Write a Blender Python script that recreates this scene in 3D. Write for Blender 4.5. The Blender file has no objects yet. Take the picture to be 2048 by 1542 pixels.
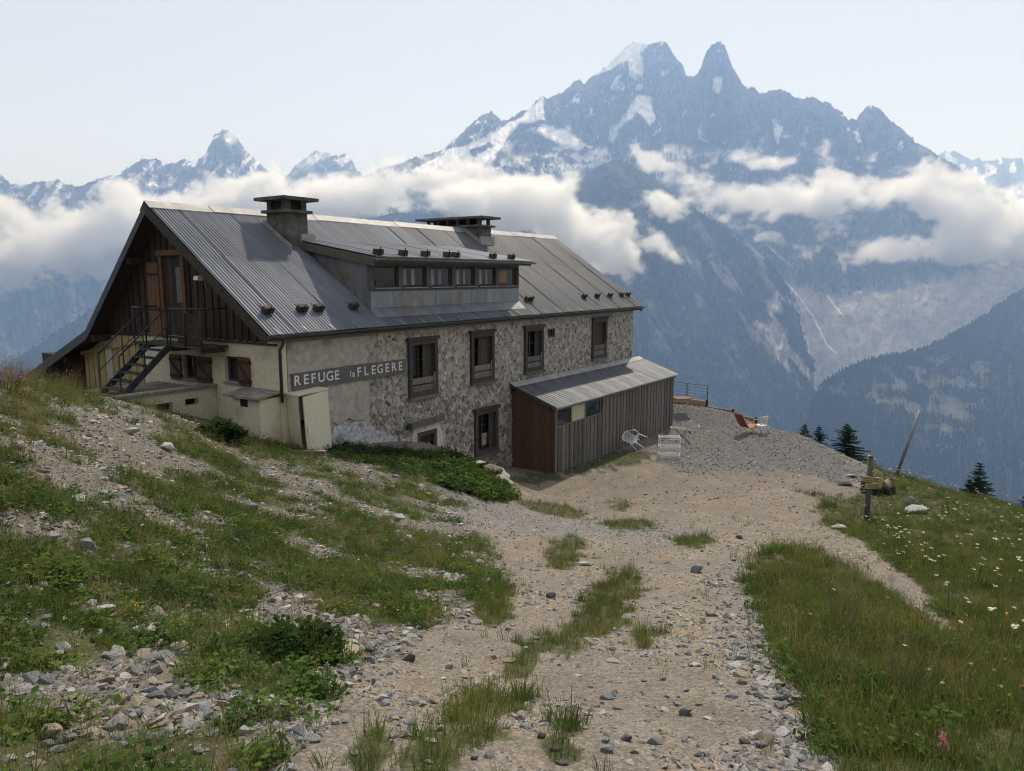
import bpy, bmesh, math, random
import numpy as np
from mathutils import Vector, Matrix, Euler
random.seed(7); rng = np.random.default_rng(7)
R = math.radians
scene = bpy.context.scene
COL = scene.collection

# ---------------------------------------------------------------- camera
PITCH = .1472; F = 1473.0
cam_d = bpy.data.cameras.new('camera'); cam = bpy.data.objects.new('camera', cam_d); COL.objects.link(cam)
cam.rotation_euler = (math.pi/2 - PITCH, 0, 0)
cam_d.sensor_width = 36; cam_d.lens = 36*F/2048
cam_d.clip_start = .05; cam_d.clip_end = 80000
scene.camera = cam
# ---------------------------------------------------------------- world, sun, exposure
SUN_AZ = R(18.5); SUN_EL = R(47.5)          # azimuth clockwise from the view direction (+Y)
world = bpy.data.worlds.new('World'); scene.world = world; world.use_nodes = True
wn = world.node_tree.nodes; wl = world.node_tree.links
sky = wn.new('ShaderNodeTexSky'); sky.sky_type = 'NISHITA'; sky.sun_disc = False
sky.sun_elevation = SUN_EL; sky.sun_rotation = SUN_AZ
sky.altitude = 1800; sky.air_density = 1.0; sky.dust_density = 3.0; sky.ozone_density = 1.0
wn['Background'].inputs[1].default_value = .069
hz = wn.new('ShaderNodeMix'); hz.data_type = 'RGBA'; hz.inputs[0].default_value = .85      # thin milky high cloud, even over the whole sky
hz.inputs[7].default_value = (6.25, 6.2, 6.55, 1)
wl.new(sky.outputs[0], hz.inputs[6]); wl.new(hz.outputs[2], wn['Background'].inputs[0])
sun_d = bpy.data.lights.new('sun', 'SUN'); sun_d.energy = 2.9; sun_d.angle = R(.8); sun_d.color = (1, .98, .955)
sun = bpy.data.objects.new('sun', sun_d); COL.objects.link(sun)
sd = Vector((math.sin(SUN_AZ)*math.cos(SUN_EL), math.cos(SUN_AZ)*math.cos(SUN_EL), math.sin(SUN_EL)))
sun.rotation_euler = sd.to_track_quat('Z', 'Y').to_euler(); sun.location = sd*50
scene.view_settings.view_transform = 'Standard'; scene.view_settings.look = 'None'
scene.view_settings.exposure = 0.68; scene.view_settings.gamma = 1
scene.view_settings.use_curve_mapping = False
scene.render.engine = 'CYCLES'
cy = scene.cycles
cy.use_denoising = True; cy.use_adaptive_sampling = True; cy.adaptive_threshold = .01; cy.filter_width = 1.1
cy.max_bounces = 6; cy.diffuse_bounces = 3; cy.glossy_bounces = 2; cy.transmission_bounces = 4
cy.transparent_max_bounces = 8; cy.volume_bounces = 4; cy.volume_step_rate = 3.0; cy.volume_max_steps = 256

# ---------------------------------------------------------------- helpers: pixels and noise
CP, SP = math.cos(PITCH), math.sin(PITCH)
def ray(px, py):
    a = (np.asarray(px, float)-1024)/F; b = (771-np.asarray(py, float))/F
    return a, CP+b*SP, -SP+b*CP
def at(px, py, Y):                       # the point seen at a photo pixel at forward distance Y
    a, y, z = ray(px, py); k = Y/y
    return np.stack([a*k, y*k, z*k], -1)
def proj(x, y, z):
    d = y*CP-z*SP
    d = np.where(np.abs(d) < 1e-6, 1e-6, d)
    return 1024+F*x/d, 771-F*(y*SP+z*CP)/d
def _h(ix, iy, iz, s):
    n = (ix*374761393+iy*668265263+iz*2147483647+s*1274126177) & 0xFFFFFFFF
    n = ((n ^ (n >> 13))*1274126177) & 0xFFFFFFFF
    n = ((n ^ (n >> 15))*2246822519) & 0xFFFFFFFF
    return ((n ^ (n >> 16)) & 0xFFFFFF)/8388607.5-1
def vnoise(x, y, z=0., s=0):             # smooth value noise in -1..1
    x, y, z = np.broadcast_arrays(np.asarray(x, float), np.asarray(y, float), np.asarray(z, float))
    fx, fy, fz = np.floor(x), np.floor(y), np.floor(z)
    ix, iy, iz = (q.astype(np.int64) for q in (fx, fy, fz))
    u, v, w = x-fx, y-fy, z-fz
    u, v, w = (q*q*q*(q*(q*6-15)+10) for q in (u, v, w))
    def L(a, b, t): return a+(b-a)*t
    def P(dz): return L(L(_h(ix, iy, iz+dz, s), _h(ix+1, iy, iz+dz, s), u), L(_h(ix, iy+1, iz+dz, s), _h(ix+1, iy+1, iz+dz, s), u), v)
    if np.all(z == 0): return P(0)
    return L(P(0), P(1), w)
def fbm(x, y, z=0., o=4, s=0, g=.5):
    t = 0; a = 1; n = 0
    for k in range(o):
        t = t+a*vnoise(x*2**k+k*17.3, y*2**k-k*9.1, z*2**k if not np.isscalar(z) or z else 0., s+k); n += a; a *= g
    return t/n
def ridged(x, y, o=5, s=0, g=.55):
    t = 0; a = 1; n = 0
    for k in range(o):
        t = t+a*(1-np.abs(vnoise(x*2**k+k*7.7, y*2**k+k*3.1, 0., s+k))*2); n += a; a *= g
    return t/n
def sstep(a, b, x):
    t = np.clip((x-a)/(b-a), 0, 1); return t*t*(3-2*t)
def pdist(poly, px, py):                 # signed distance to a polygon, positive inside
    px = np.asarray(px, float); py = np.asarray(py, float)
    d = np.full(px.shape, 1e18); ins = np.zeros(px.shape, bool); n = len(poly)
    for i in range(n):
        x0, y0 = poly[i]; x1, y1 = poly[(i+1) % n]
        ex, ey = x1-x0, y1-y0; wx, wy = px-x0, py-y0
        t = np.clip((wx*ex+wy*ey)/(ex*ex+ey*ey+1e-9), 0, 1)
        d = np.minimum(d, (wx-ex*t)**2+(wy-ey*t)**2)
        c = (y0 > py) != (y1 > py)
        with np.errstate(divide='ignore', invalid='ignore'):
            ins ^= c & (px < (x1-x0)*(py-y0)/(y1-y0+1e-12)+x0)
    return np.where(ins, 1, -1)*np.sqrt(d)

# ---------------------------------------------------------------- helpers: objects
def tag(o, label=None, cat=None, group=None, kind=None):
    for k, v in (('label', label), ('category', cat), ('group', group), ('kind', kind)):
        if v: o[k] = v
    return o
def link(o, parent=None):
    COL.objects.link(o)
    if parent is not None: o.parent = parent
    return o
def np_mesh(name, V, faces, mat=None, smooth=False):
    me = bpy.data.meshes.new(name)
    V = np.asarray(V, np.float32); faces = np.asarray(faces, np.int32)
    k = faces.shape[1]
    me.vertices.add(len(V)); me.vertices.foreach_set('co', V.ravel())
    me.loops.add(faces.size); me.loops.foreach_set('vertex_index', faces.ravel())
    me.polygons.add(len(faces)); me.polygons.foreach_set('loop_start', np.arange(0, faces.size, k, dtype=np.int32))
    if smooth: me.polygons.foreach_set('use_smooth', np.ones(len(faces), bool))
    me.update(calc_edges=True)
    if mat: me.materials.append(mat)
    return me
def set_col(me, C, name='Col'):
    a = me.color_attributes.new(name, 'FLOAT_COLOR', 'POINT')
    C = np.asarray(C, np.float32)
    if C.shape[1] == 3: C = np.hstack([C, np.ones((len(C), 1), np.float32)])
    a.data.foreach_set('color', C.ravel())
def grid_faces(nr, nc):
    i = np.arange(nr-1)[:, None]*nc+np.arange(nc-1)[None]
    return np.stack([i, i+nc, i+nc+1, i+1], -1).reshape(-1, 4)

ORG = {}
class MB:
    """collects boxes, prisms and tubes; build() links them as one mesh object"""
    def __init__(s): s.v = []; s.f = []
    def add(s, vs, fs):
        n = len(s.v); s.v += [tuple(map(float, q)) for q in vs]; s.f += [[n+i for i in f] for f in fs]; return s
    def box(s, x0, x1, y0, y1, z0, z1):
        return s.add([(x0,y0,z0),(x1,y0,z0),(x1,y1,z0),(x0,y1,z0),(x0,y0,z1),(x1,y0,z1),(x1,y1,z1),(x0,y1,z1)],
                     [(0,3,2,1),(4,5,6,7),(0,1,5,4),(1,2,6,5),(2,3,7,6),(3,0,4,7)])
    def prism(s, A, B):                  # two matching polygons joined
        n = len(A)
        return s.add(list(A)+list(B), [tuple(range(n))[::-1], tuple(range(n, 2*n))]+[(i, (i+1) % n, n+(i+1) % n, n+i) for i in range(n)])
    def beam(s, a, b, w, h, up=(0,0,1)):
        a, b = Vector(a), Vector(b); d = (b-a).normalized(); x = d.cross(Vector(up))
        if x.length < 1e-4: x = d.cross(Vector((1,0,0)))
        x.normalize(); y = x.cross(d); x *= w/2; y *= h/2
        return s.prism([a-x-y, a+x-y, a+x+y, a-x+y], [b-x-y, b+x-y, b+x+y, b-x+y])
    def tube(s, pts, r, n=8, r2=None):
        pts = [Vector(p) for p in pts]; m = len(pts); vs = []; fs = []
        ref = Vector((.31, .17, .93))
        for i, p in enumerate(pts):
            d = (pts[min(i+1, m-1)]-pts[max(i-1, 0)]).normalized()
            x = d.cross(ref)
            if x.length < .05: x = d.cross(Vector((1, 0, 0)))
            x.normalize(); y = d.cross(x)
            rr = r if r2 is None else r+(r2-r)*i/(m-1)
            vs += [p+(x*math.cos(2*math.pi*k/n)+y*math.sin(2*math.pi*k/n))*rr for k in range(n)]
        for i in range(m-1):
            fs += [(i*n+k, i*n+(k+1) % n, (i+1)*n+(k+1) % n, (i+1)*n+k) for k in range(n)]
        fs += [tuple(range(n))[::-1], tuple(range((m-1)*n, m*n))]
        return s.add(vs, fs)
    def mesh(s, name, mat, org=(0,0,0), smooth=False):
        me = bpy.data.meshes.new(name)
        me.from_pydata([(x-org[0], y-org[1], z-org[2]) for x, y, z in s.v], [], s.f); me.update()
        bm = bmesh.new(); bm.from_mesh(me); bmesh.ops.recalc_face_normals(bm, faces=bm.faces); bm.to_mesh(me); bm.free()
        if smooth: me.polygons.foreach_set('use_smooth', [True]*len(me.polygons))
        if mat: me.materials.append(mat)
        return me
    def build(s, name, mat, parent=None, smooth=False):
        org = ORG.get(root_of(parent).name, (0,0,0)) if parent is not None else (0,0,0)
        return link(bpy.data.objects.new(name, s.mesh(name, mat, org, smooth)), parent)
def root_of(o):
    while o.parent is not None: o = o.parent
    return o
def box(name, mat, parent, *b): return MB().box(*b).build(name, mat, parent)
def empty(name, loc, rz=0, label=None, cat=None, group=None):
    o = bpy.data.objects.new(name, None); o.empty_display_size = .2; link(o)
    o.location = loc; o.rotation_euler = (0, 0, rz)
    return tag(o, label, cat, group)
# house frame: x along the long wall, y into the house, z up (camera height = 0)
TH = .6059; HO = (-5.9463, 18.6503); HANG = math.pi/2-TH
HU = (math.sin(TH), math.cos(TH)); HN = (math.cos(TH), -math.sin(TH))
def hw(x, y, z): return (HO[0]+HU[0]*x-HN[0]*y, HO[1]+HU[1]*x-HN[1]*y, z)
def hthing(name, x, y, z, label, cat, group=None):
    o = empty(name, hw(x, y, z), HANG, label, cat, group); ORG[o.name] = (x, y, z); return o
def hone(mb, name, mat, x, y, z, label, cat, group=None, smooth=False):
    o = link(bpy.data.objects.new(name, mb.mesh(name, mat, (x, y, z), smooth)))
    o.location = hw(x, y, z); o.rotation_euler = (0, 0, HANG)
    return tag(o, label, cat, group)

# ---------------------------------------------------------------- materials
def new_mat(name):
    m = bpy.data.materials.new(name); m.use_nodes = True
    nt = m.node_tree; return m, nt, nt.nodes['Principled BSDF']
def node(nt, t, **kw):
    n = nt.nodes.new(t)
    for k, v in kw.items():
        if k in n.inputs: n.inputs[k].default_value = v
        else: setattr(n, k, v)
    return n
def mixc(nt, fac, a, b, mode='MIX'):
    m = nt.nodes.new('ShaderNodeMix'); m.data_type = 'RGBA'; m.blend_type = mode
    for sock, v in ((m.inputs[0], fac), (m.inputs[6], a), (m.inputs[7], b)):
        if hasattr(v, 'is_output'): nt.links.new(v, sock)
        elif isinstance(v, (int, float)): sock.default_value = v
        else: sock.default_value = (*v[:3], 1)
    return m.outputs[2]
def ramp(nt, fac, a, b):
    m = nt.nodes.new('ShaderNodeMapRange'); m.inputs[1].default_value = a; m.inputs[2].default_value = b
    nt.links.new(fac, m.inputs[0]); return m.outputs[0]
def tex(nt, scale, detail=4, rough=.55, stretch=(1,1,1), coord='Object', kind='ShaderNodeTexNoise'):
    c = nt.nodes.new('ShaderNodeTexCoord'); mp = nt.nodes.new('ShaderNodeMapping'); mp.inputs[3].default_value = stretch
    nt.links.new(c.outputs[coord], mp.inputs[0])
    t = nt.nodes.new(kind); t.inputs['Scale'].default_value = scale
    if 'Detail' in t.inputs: t.inputs['Detail'].default_value = 0 if 'Voronoi' in kind else detail
    if 'Roughness' in t.inputs: t.inputs['Roughness'].default_value = rough
    nt.links.new(mp.outputs[0], t.inputs['Vector']); return t
def bump(nt, b, h, strength=.4, dist=.02):
    n = nt.nodes.new('ShaderNodeBump'); n.inputs['Strength'].default_value = strength; n.inputs['Distance'].default_value = dist
    nt.links.new(h, n.inputs['Height']); nt.links.new(n.outputs[0], b.inputs['Normal'])
def stuffmat(name, c1, c2, scale=6, rough=.85, metal=0., stretch=(1,1,1), c3=None, s3=2., rnd=.25, bmp=.3, bd=.01, st3=(1,1,1), R3=(.53,.68), lo=.35, hi=.65, spec=.3):
    m, nt, b = new_mat(name)
    t = tex(nt, scale, 6, .62, stretch)
    col = mixc(nt, ramp(nt, t.outputs[0], lo, hi), c1, c2)
    if c3 is not None:
        t3 = tex(nt, s3, 5, .6, st3); col = mixc(nt, ramp(nt, t3.outputs[0], *R3), col, c3)
    if rnd:
        oi = nt.nodes.new('ShaderNodeObjectInfo'); hv = nt.nodes.new('ShaderNodeHueSaturation')
        mr = nt.nodes.new('ShaderNodeMapRange'); mr.inputs[3].default_value = 1-rnd; mr.inputs[4].default_value = 1+rnd
        nt.links.new(oi.outputs['Random'], mr.inputs[0]); nt.links.new(mr.outputs[0], hv.inputs['Value']); nt.links.new(col, hv.inputs['Color'])
        col = hv.outputs[0]
    nt.links.new(col, b.inputs['Base Color'])
    b.inputs['Roughness'].default_value = rough; b.inputs['Metallic'].default_value = metal
    b.inputs['Specular IOR Level'].default_value = spec
    if bmp: bump(nt, b, t.outputs[0], bmp, bd)
    return m
WS = (14, 14, .9)
M = {}
M['wood_dark'] = stuffmat('wood_dark', (.018,.012,.009), (.060,.038,.025), 3, .8, 0, WS, rnd=.4)
M['wood_grey'] = stuffmat('wood_grey', (.085,.075,.068), (.20,.18,.16), 3, .85, 0, WS, rnd=.3)
M['wood_brown'] = stuffmat('wood_brown', (.070,.040,.025), (.145,.085,.053), 3, .75, 0, WS, rnd=.18)
M['wood_honey'] = stuffmat('wood_honey', (.085,.042,.02), (.17,.09,.045), 3, .75, 0, WS, rnd=.15)
M['wood_frame'] = stuffmat('wood_frame', (.030,.025,.022), (.10,.084,.07), 4, .85, 0, (5,5,5), rnd=.25)
M['wood_pale'] = stuffmat('wood_pale', (.20,.14,.09), (.38,.27,.17), 3, .75, 0, (3,3,8), rnd=.2)
M['wood_yellow'] = stuffmat('wood_yellow', (.30,.24,.10), (.42,.34,.17), 3, .8, 0, WS, rnd=.15)
M['plaster_cream'] = stuffmat('plaster_cream', (.58,.53,.39), (.68,.63,.48), 9, .95, 0, c3=(.45,.40,.29), s3=1.1, rnd=0, bmp=.6, bd=.02)
M['plaster_grey'] = stuffmat('plaster_grey', (.34,.315,.27), (.48,.45,.39), 5, .95, 0, c3=(.25,.232,.20), s3=1.6, rnd=0, bmp=.5, bd=.015)
M['plaster_white'] = stuffmat('plaster_white', (.30,.30,.30), (.64,.65,.66), 7, .95, 0, c3=(.14,.135,.13), s3=5, rnd=0, bmp=.6, bd=.02)
M['plaster_pale'] = stuffmat('plaster_pale', (.50,.49,.47), (.66,.65,.63), 8, .95, 0, c3=(.36,.35,.33), s3=3, rnd=0, bmp=.5, bd=.015)
M['mortar'] = stuffmat('mortar', (.27,.25,.22), (.52,.485,.43), 4.5, .95, 0, c3=(.14,.12,.10), s3=3.5, rnd=0, bmp=.9, bd=.04)
M['concrete'] = stuffmat('concrete', (.16,.145,.125), (.30,.275,.235), 6, .95, 0, c3=(.10,.09,.08), s3=2.5, rnd=.1, bmp=.5)
M['concrete_dark'] = stuffmat('concrete_dark', (.075,.068,.062), (.17,.155,.14), 5, .95, 0, c3=(.05,.045,.04), s3=2.5, rnd=.1, bmp=.6)
M['roof_metal'] = stuffmat('roof_metal', (.090,.105,.125), (.165,.182,.207), 1.6, .5, .35, (1,.25,1), c3=(.20,.105,.06), s3=1.5, rnd=.14, bmp=.1, st3=(1.4,.28,1), R3=(.57,.70), spec=.5)
M['roof_brown'] = stuffmat('roof_brown', (.098,.102,.11), (.15,.152,.16), 1.6, .55, .4, (1,.25,1), c3=(.15,.10,.075), s3=1.1, rnd=.12, bmp=.1, st3=(1.2,.3,1), R3=(.58,.74), spec=.5)
M['roof_far'] = stuffmat('roof_far', (.14,.14,.15), (.22,.22,.22), 2, .6, .3, (1,.25,1), rnd=.1, bmp=.1)
M['annex_roof'] = stuffmat('annex_roof', (.085,.097,.112), (.165,.176,.195), 1.4, .5, .4, (1,.3,1), c3=(.27,.21,.15), s3=.9, rnd=.08, bmp=.1)
M['zinc'] = stuffmat('zinc', (.17,.18,.195), (.25,.26,.275), 3, .5, .45, (1,1,.3), c3=(.20,.15,.12), s3=1.7, rnd=.12, bmp=.1)
M['alu'] = stuffmat('alu', (.27,.265,.265), (.37,.365,.36), 3, .65, .15, rnd=.05, bmp=.1, c3=(.42,.40,.38), s3=1.5)
M['steel_dark'] = stuffmat('steel_dark', (.03,.035,.045), (.06,.065,.075), 5, .5, .4, rnd=.05, bmp=0)
M['gutter'] = stuffmat('gutter', (.06,.065,.07), (.11,.115,.12), 4, .45, .5, rnd=.05, bmp=0)
M['iron'] = stuffmat('iron', (.02,.018,.017), (.05,.042,.036), 8, .7, .3, rnd=.1, bmp=.1)
M['cabinet'] = stuffmat('cabinet', (.62,.57,.42), (.70,.65,.50), 1.2, .5, .0, rnd=0, bmp=.05, c3=(.56,.51,.37), s3=1.2)
M['white'] = stuffmat('white', (.70,.70,.69), (.80,.80,.79), 4, .5, 0, rnd=.04, bmp=0)
M['white_dirty'] = stuffmat('white_dirty', (.52,.51,.48), (.72,.71,.68), 6, .55, 0, rnd=.06, bmp=0)
M['red'] = stuffmat('red', (.30,.055,.06), (.40,.09,.09), 8, .75, 0, rnd=.05, bmp=.1)
M['yellow_metal'] = stuffmat('yellow_metal', (.40,.34,.14), (.48,.40,.18), 8, .5, .1, rnd=.05, bmp=0)
M['sign_yellow'] = stuffmat('sign_yellow', (.33,.28,.12), (.43,.36,.17), 5, .6, 0, rnd=.1, bmp=.1)
M['sign_text'] = stuffmat('sign_text', (.03,.035,.02), (.06,.06,.04), 8, .7, 0, rnd=0, bmp=0)
M['paint_white'] = stuffmat('paint_white', (.55,.55,.55), (.78,.78,.78), 30, .8, 0, rnd=0, bmp=0)
M['paint_faint'] = stuffmat('paint_faint', (.16,.14,.12), (.26,.23,.20), 20, .8, 0, rnd=0, bmp=0)
M['sign_wood'] = stuffmat('sign_wood', (.10,.088,.085), (.165,.15,.145), 3, .85, 0, (.8,14,14), rnd=0)
M['red_box'] = stuffmat('red_box', (.20,.03,.025), (.27,.045,.035), 8, .5, 0, rnd=0, bmp=0)
M['cream_pane'] = stuffmat('cream_pane', (.42,.39,.25), (.50,.46,.31), 3, .6, 0, rnd=0, bmp=0)
M['curtain'] = stuffmat('curtain', (.20,.22,.25), (.33,.35,.39), 5, .9, 0, (8,8,.5), rnd=.15, bmp=0)  # curtain strips, with the panes' light blue-grey reflection put into their colour
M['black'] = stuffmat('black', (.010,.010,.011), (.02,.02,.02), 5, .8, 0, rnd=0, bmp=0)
M['bark'] = stuffmat('bark', (.05,.038,.028), (.10,.08,.06), 14, .95, 0, (1,1,.3), rnd=.2, bmp=.6)
m, nt, b = new_mat('glass'); b.inputs['Base Color'].default_value = (.012,.015,.02,1); b.inputs['Roughness'].default_value = .06; b.inputs['Specular IOR Level'].default_value = .3; M['glass'] = m
def colmat(name, rough=.95, bs=0, bstr=.4, bd=.02, scale=1., var=.25):   # base colour from the mesh's own colour attribute
    m, nt, b = new_mat(name)
    a = nt.nodes.new('ShaderNodeVertexColor'); a.layer_name = 'Col'
    t = tex(nt, bs or 5, 6, .65)
    mr = nt.nodes.new('ShaderNodeMapRange'); mr.inputs[1].default_value = .3; mr.inputs[2].default_value = .7; mr.inputs[3].default_value = 1-var; mr.inputs[4].default_value = 1+var
    nt.links.new(t.outputs[0], mr.inputs[0])
    hv = nt.nodes.new('ShaderNodeHueSaturation'); nt.links.new(a.outputs[0], hv.inputs['Color']); nt.links.new(mr.outputs[0], hv.inputs['Value'])
    nt.links.new(hv.outputs[0], b.inputs['Base Color']); b.inputs['Roughness'].default_value = rough
    b.inputs['Specular IOR Level'].default_value = .2
    if bs: bump(nt, b, t.outputs[0], bstr, bd)
    return m
M['stone'] = colmat('stone', .95, 22, .6, .02)
M['mountain'] = colmat('mountain', 1., .012, .8, 30, var=.3)
M['hillside'] = colmat('hillside', 1., .03, .6, 8, var=.3)
def leafmat(name, c1, c2, trans=.35, rnd=.5):
    m, nt, b = new_mat(name); nt.nodes.remove(b); out = nt.nodes['Material Output']
    oi = nt.nodes.new('ShaderNodeObjectInfo'); t = tex(nt, 9, 2)
    c = mixc(nt, oi.outputs['Random'], c1, c2)
    c = mixc(nt, ramp(nt, t.outputs[0], .3, .7), mixc(nt, 1., c, (.75,.75,.75), 'MULTIPLY'), c)
    ge = nt.nodes.new('ShaderNodeNewGeometry'); wt = nt.nodes.new('ShaderNodeTexNoise'); wt.inputs['Scale'].default_value = 1.7; wt.inputs['Detail'].default_value = 4   # clumps of paler and darker growth
    nt.links.new(ge.outputs['Position'], wt.inputs['Vector'])
    c = mixc(nt, ramp(nt, wt.outputs[0], .36, .64), mixc(nt, 1., c, (.62,.72,.70), 'MULTIPLY'), mixc(nt, 1., c, (1.3,1.16,1.05), 'MULTIPLY'))
    d = nt.nodes.new('ShaderNodeBsdfDiffuse'); tr = nt.nodes.new('ShaderNodeBsdfTranslucent'); mx = nt.nodes.new('ShaderNodeMixShader')
    mx.inputs[0].default_value = trans
    nt.links.new(c, d.inputs[0]); nt.links.new(c, tr.inputs[0]); nt.links.new(d.outputs[0], mx.inputs[1]); nt.links.new(tr.outputs[0], mx.inputs[2])
    nt.links.new(mx.outputs[0], out.inputs[0]); return m
M['grass'] = leafmat('grass', (.080,.128,.031), (.20,.22,.068))
M['grass_dry'] = leafmat('grass_dry', (.20,.17,.075), (.34,.27,.15))
M['leaf'] = leafmat('leaf', (.065,.13,.034), (.14,.20,.058))
M['leaf_dark'] = leafmat('leaf_dark', (.035,.066,.022), (.070,.105,.036))
M['needle'] = leafmat('needle', (.020,.042,.022), (.040,.065,.032), .15)
M['petal_white'] = leafmat('petal_white', (.62,.62,.54), (.72,.72,.66), .3)
M['petal_yellow'] = leafmat('petal_yellow', (.65,.36,.02), (.72,.48,.04), .3)
M['petal_pink'] = leafmat('petal_pink', (.50,.14,.22), (.60,.22,.32), .3)
M['petal_purple'] = leafmat('petal_purple', (.26,.08,.28), (.36,.13,.38), .3)
M['twig'] = stuffmat('twig', (.10,.075,.05), (.18,.14,.095), 8, .9, 0, rnd=.2, bmp=0)
def rockmat(name, c1, c2, c3):
    return stuffmat(name, c1, c2, 7, .9, 0, c3=c3, s3=4, rnd=.22, bmp=.7, bd=.02)
M['rock_pale'] = rockmat('rock_pale', (.29,.285,.265), (.45,.44,.41), (.34,.30,.235))
M['rock_blue'] = rockmat('rock_blue', (.14,.148,.155), (.25,.26,.265), (.21,.20,.185))
M['rock_tan'] = rockmat('rock_tan', (.24,.195,.145), (.36,.30,.22), (.20,.18,.155))
M['rock_dark'] = rockmat('rock_dark', (.06,.06,.062), (.12,.12,.12), (.10,.092,.085))

# ================================================================ near ground
CTRL = [ # photo pixel and forward distance of points on the slope
 (1150,1542,2.27),(1150,1350,3.9),(1200,1200,6.4),(1300,1100,10.5),(1350,1050,14.5),(1400,1000,20),(1450,950,25.5),(1450,900,30.5),(1450,860,35),
 (0,1542,1.85),(300,1542,2.0),(650,1542,2.15),(0,1200,3.5),(0,1000,5.0),(0,850,6.9),(0,775,9.6),(300,950,9.5),(300,1100,5.6),(300,1300,3.4),
 (600,1000,11.5),(600,1100,7.8),(600,1300,3.9),(800,960,17),(800,1050,11.5),(850,1150,7.6),(900,1300,4.3),(1000,1030,17.5),(1100,1000,21.8),(1000,1100,11),
 (100,900,8),(150,800,12.5),(250,805,15),(400,850,16),(450,900,14.5),(600,920,16.5),(480,886,17.2),(650,908,18.3),(770,915,19.8),(880,925,21.2),(1025,1000,20.6),
 (1060,985,23.6),(1112,946,26.0),(1300,915,28.6),(1350,855,34.8),
 (1500,1542,2.3),(1700,1500,2.55),(2048,1542,2.55),(1600,1300,4.25),(2048,1300,4.9),(1600,1150,8.3),(1850,1200,7.3),(2048,1200,7.2),(1650,1070,13.4),(1733,1038,18.5),
 (1650,960,25),(1790,980,22.6),(1830,1022,19.6),(1900,1050,17.6),(2048,1050,17),(1800,950,26.8),(1900,986,24.6),(2048,1022,22.5),(2048,1100,13),(1850,1100,13.3),
 (1480,832,38),(1380,816,39.5),(1600,868,33.4),(1680,915,29),(1735,942,27.3)]
CW = [(-20,20,-4.2),(-26,30,-11),(0,-6,1.2),(-4,0,-.35),(4,0,-1.1),(0,0,-.92),(-8,-4,1.2),(8,-6,-.4),(-14,12,-2.0),(-11,9,-1.3),(16,10,-5.6),(20,16,-9.0),(24,24,-13.5),
 (20,31,-12.5),(17,37,-12),(13.5,41,-11.5),(10.5,45,-11.5),(22,40,-19),(9,52,-18),(0,46,-9),(-10,44,-10),(-4,36,-7.2),(8,3,-2.3),(12,5,-3.6),
 (-14.7,23.5,-3.7),(-18.3,27.2,-5.0),(-7,20.2,-4.4),(-10,19.5,-3.3),(-6,4,-1.0),(-4.2,23.5,-5.0),(-2.6,23.4,-5.35),(-1.0,25.6,-6.6),(.1,27.3,-7.2)]
cp = at(np.array([c[0] for c in CTRL]), np.array([c[1] for c in CTRL]), np.array([c[2] for c in CTRL], float))
cp = np.vstack([cp, np.array(CW, float)])
def _phi(r2): return .5*r2*np.log(r2+1e-9)
_n = len(cp); _A = np.zeros((_n+3, _n+3)); _d = cp[:, None, :2]-cp[None, :, :2]
_A[:_n, :_n] = _phi((_d**2).sum(-1))+np.eye(_n)*.9
_A[:_n, _n:] = np.column_stack([np.ones(_n), cp[:, :2]]); _A[_n:, :_n] = _A[:_n, _n:].T
_w = np.linalg.solve(_A, np.concatenate([cp[:, 2], np.zeros(3)]))
def ground_z(x, y):
    x = np.asarray(x, float); y = np.asarray(y, float); sh = x.shape; x = x.ravel(); y = y.ravel()
    r = np.hypot(x, y)+1e-9; k = np.minimum(1, 46/r); xx, yy = x*k, y*k
    z = _w[_n]+_w[_n+1]*xx+_w[_n+2]*yy
    for i in range(_n): z = z+_w[i]*_phi((xx-cp[i, 0])**2+(yy-cp[i, 1])**2)
    front = sstep(-.5, .5, y/r)
    z = z-(r-r*k)*(.72*front-.3*(1-front))
    bank = sstep(1.5, -3, x-.06*y)*sstep(24, 16, y)
    z = z+(.018+.05*bank)*fbm(x*1.1, y*1.1, o=4, s=3)+(.006+.018*bank)*fbm(x*6, y*6, o=3, s=9)
    return z.reshape(sh)
P_TERR = [(1345,800),(1480,826),(1600,860),(1700,918),(1760,950),(1700,972),(1600,948),(1480,944),(1350,944),(1300,900)]
P_VERGE = [(1500,1120),(1560,1100),(1640,1103),(1715,1138),(1785,1184),(1845,1240),(1890,1266),(2100,1390),(2100,1700),(1700,1700),(1650,1542),(1610,1420),(1545,1280),(1490,1180)]
P_SLOPE = [(1590,985),(1640,1000),(1640,1052),(1725,1082),(1805,1142),(1880,1228),(1930,1300),(2050,1420),(2400,1700),(2400,900),(2048,1005),(1900,965),(1760,922),(1725,950),(1745,990),(1660,990)]
P_BANK = [(-900,600),(60,755),(260,780),(480,870),(640,890),(800,890),(1000,960),(1045,1010),(960,1010),(900,1030),(970,1080),(1010,1130),(1005,1180),(950,1215),(880,1260),(800,1300),(720,1345),(660,1420),(590,1500),(520,1700),(-900,1800)]
P_LEAFY = [(640,885),(760,893),(830,900),(900,912),(960,935),(1040,1000),(1000,1008),(930,985),(850,960),(760,930),(660,915)]
P_WEED = [(425,845),(480,850),(560,850),(610,880),(640,900),(560,905),(470,888),(425,880)]
P_EDGE = [(1470,1090),(1500,1180),(1545,1280),(1610,1420),(1670,1560),(1700,1760),(1500,1760),(1480,1542),(1500,1400),(1450,1260),(1430,1150)]
P_GREY = [(880,975),(1000,1005),(1130,1035),(1300,1050),(1420,1060),(1420,1085),(1300,1085),(1100,1075),(950,1060),(860,1020)]
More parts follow.
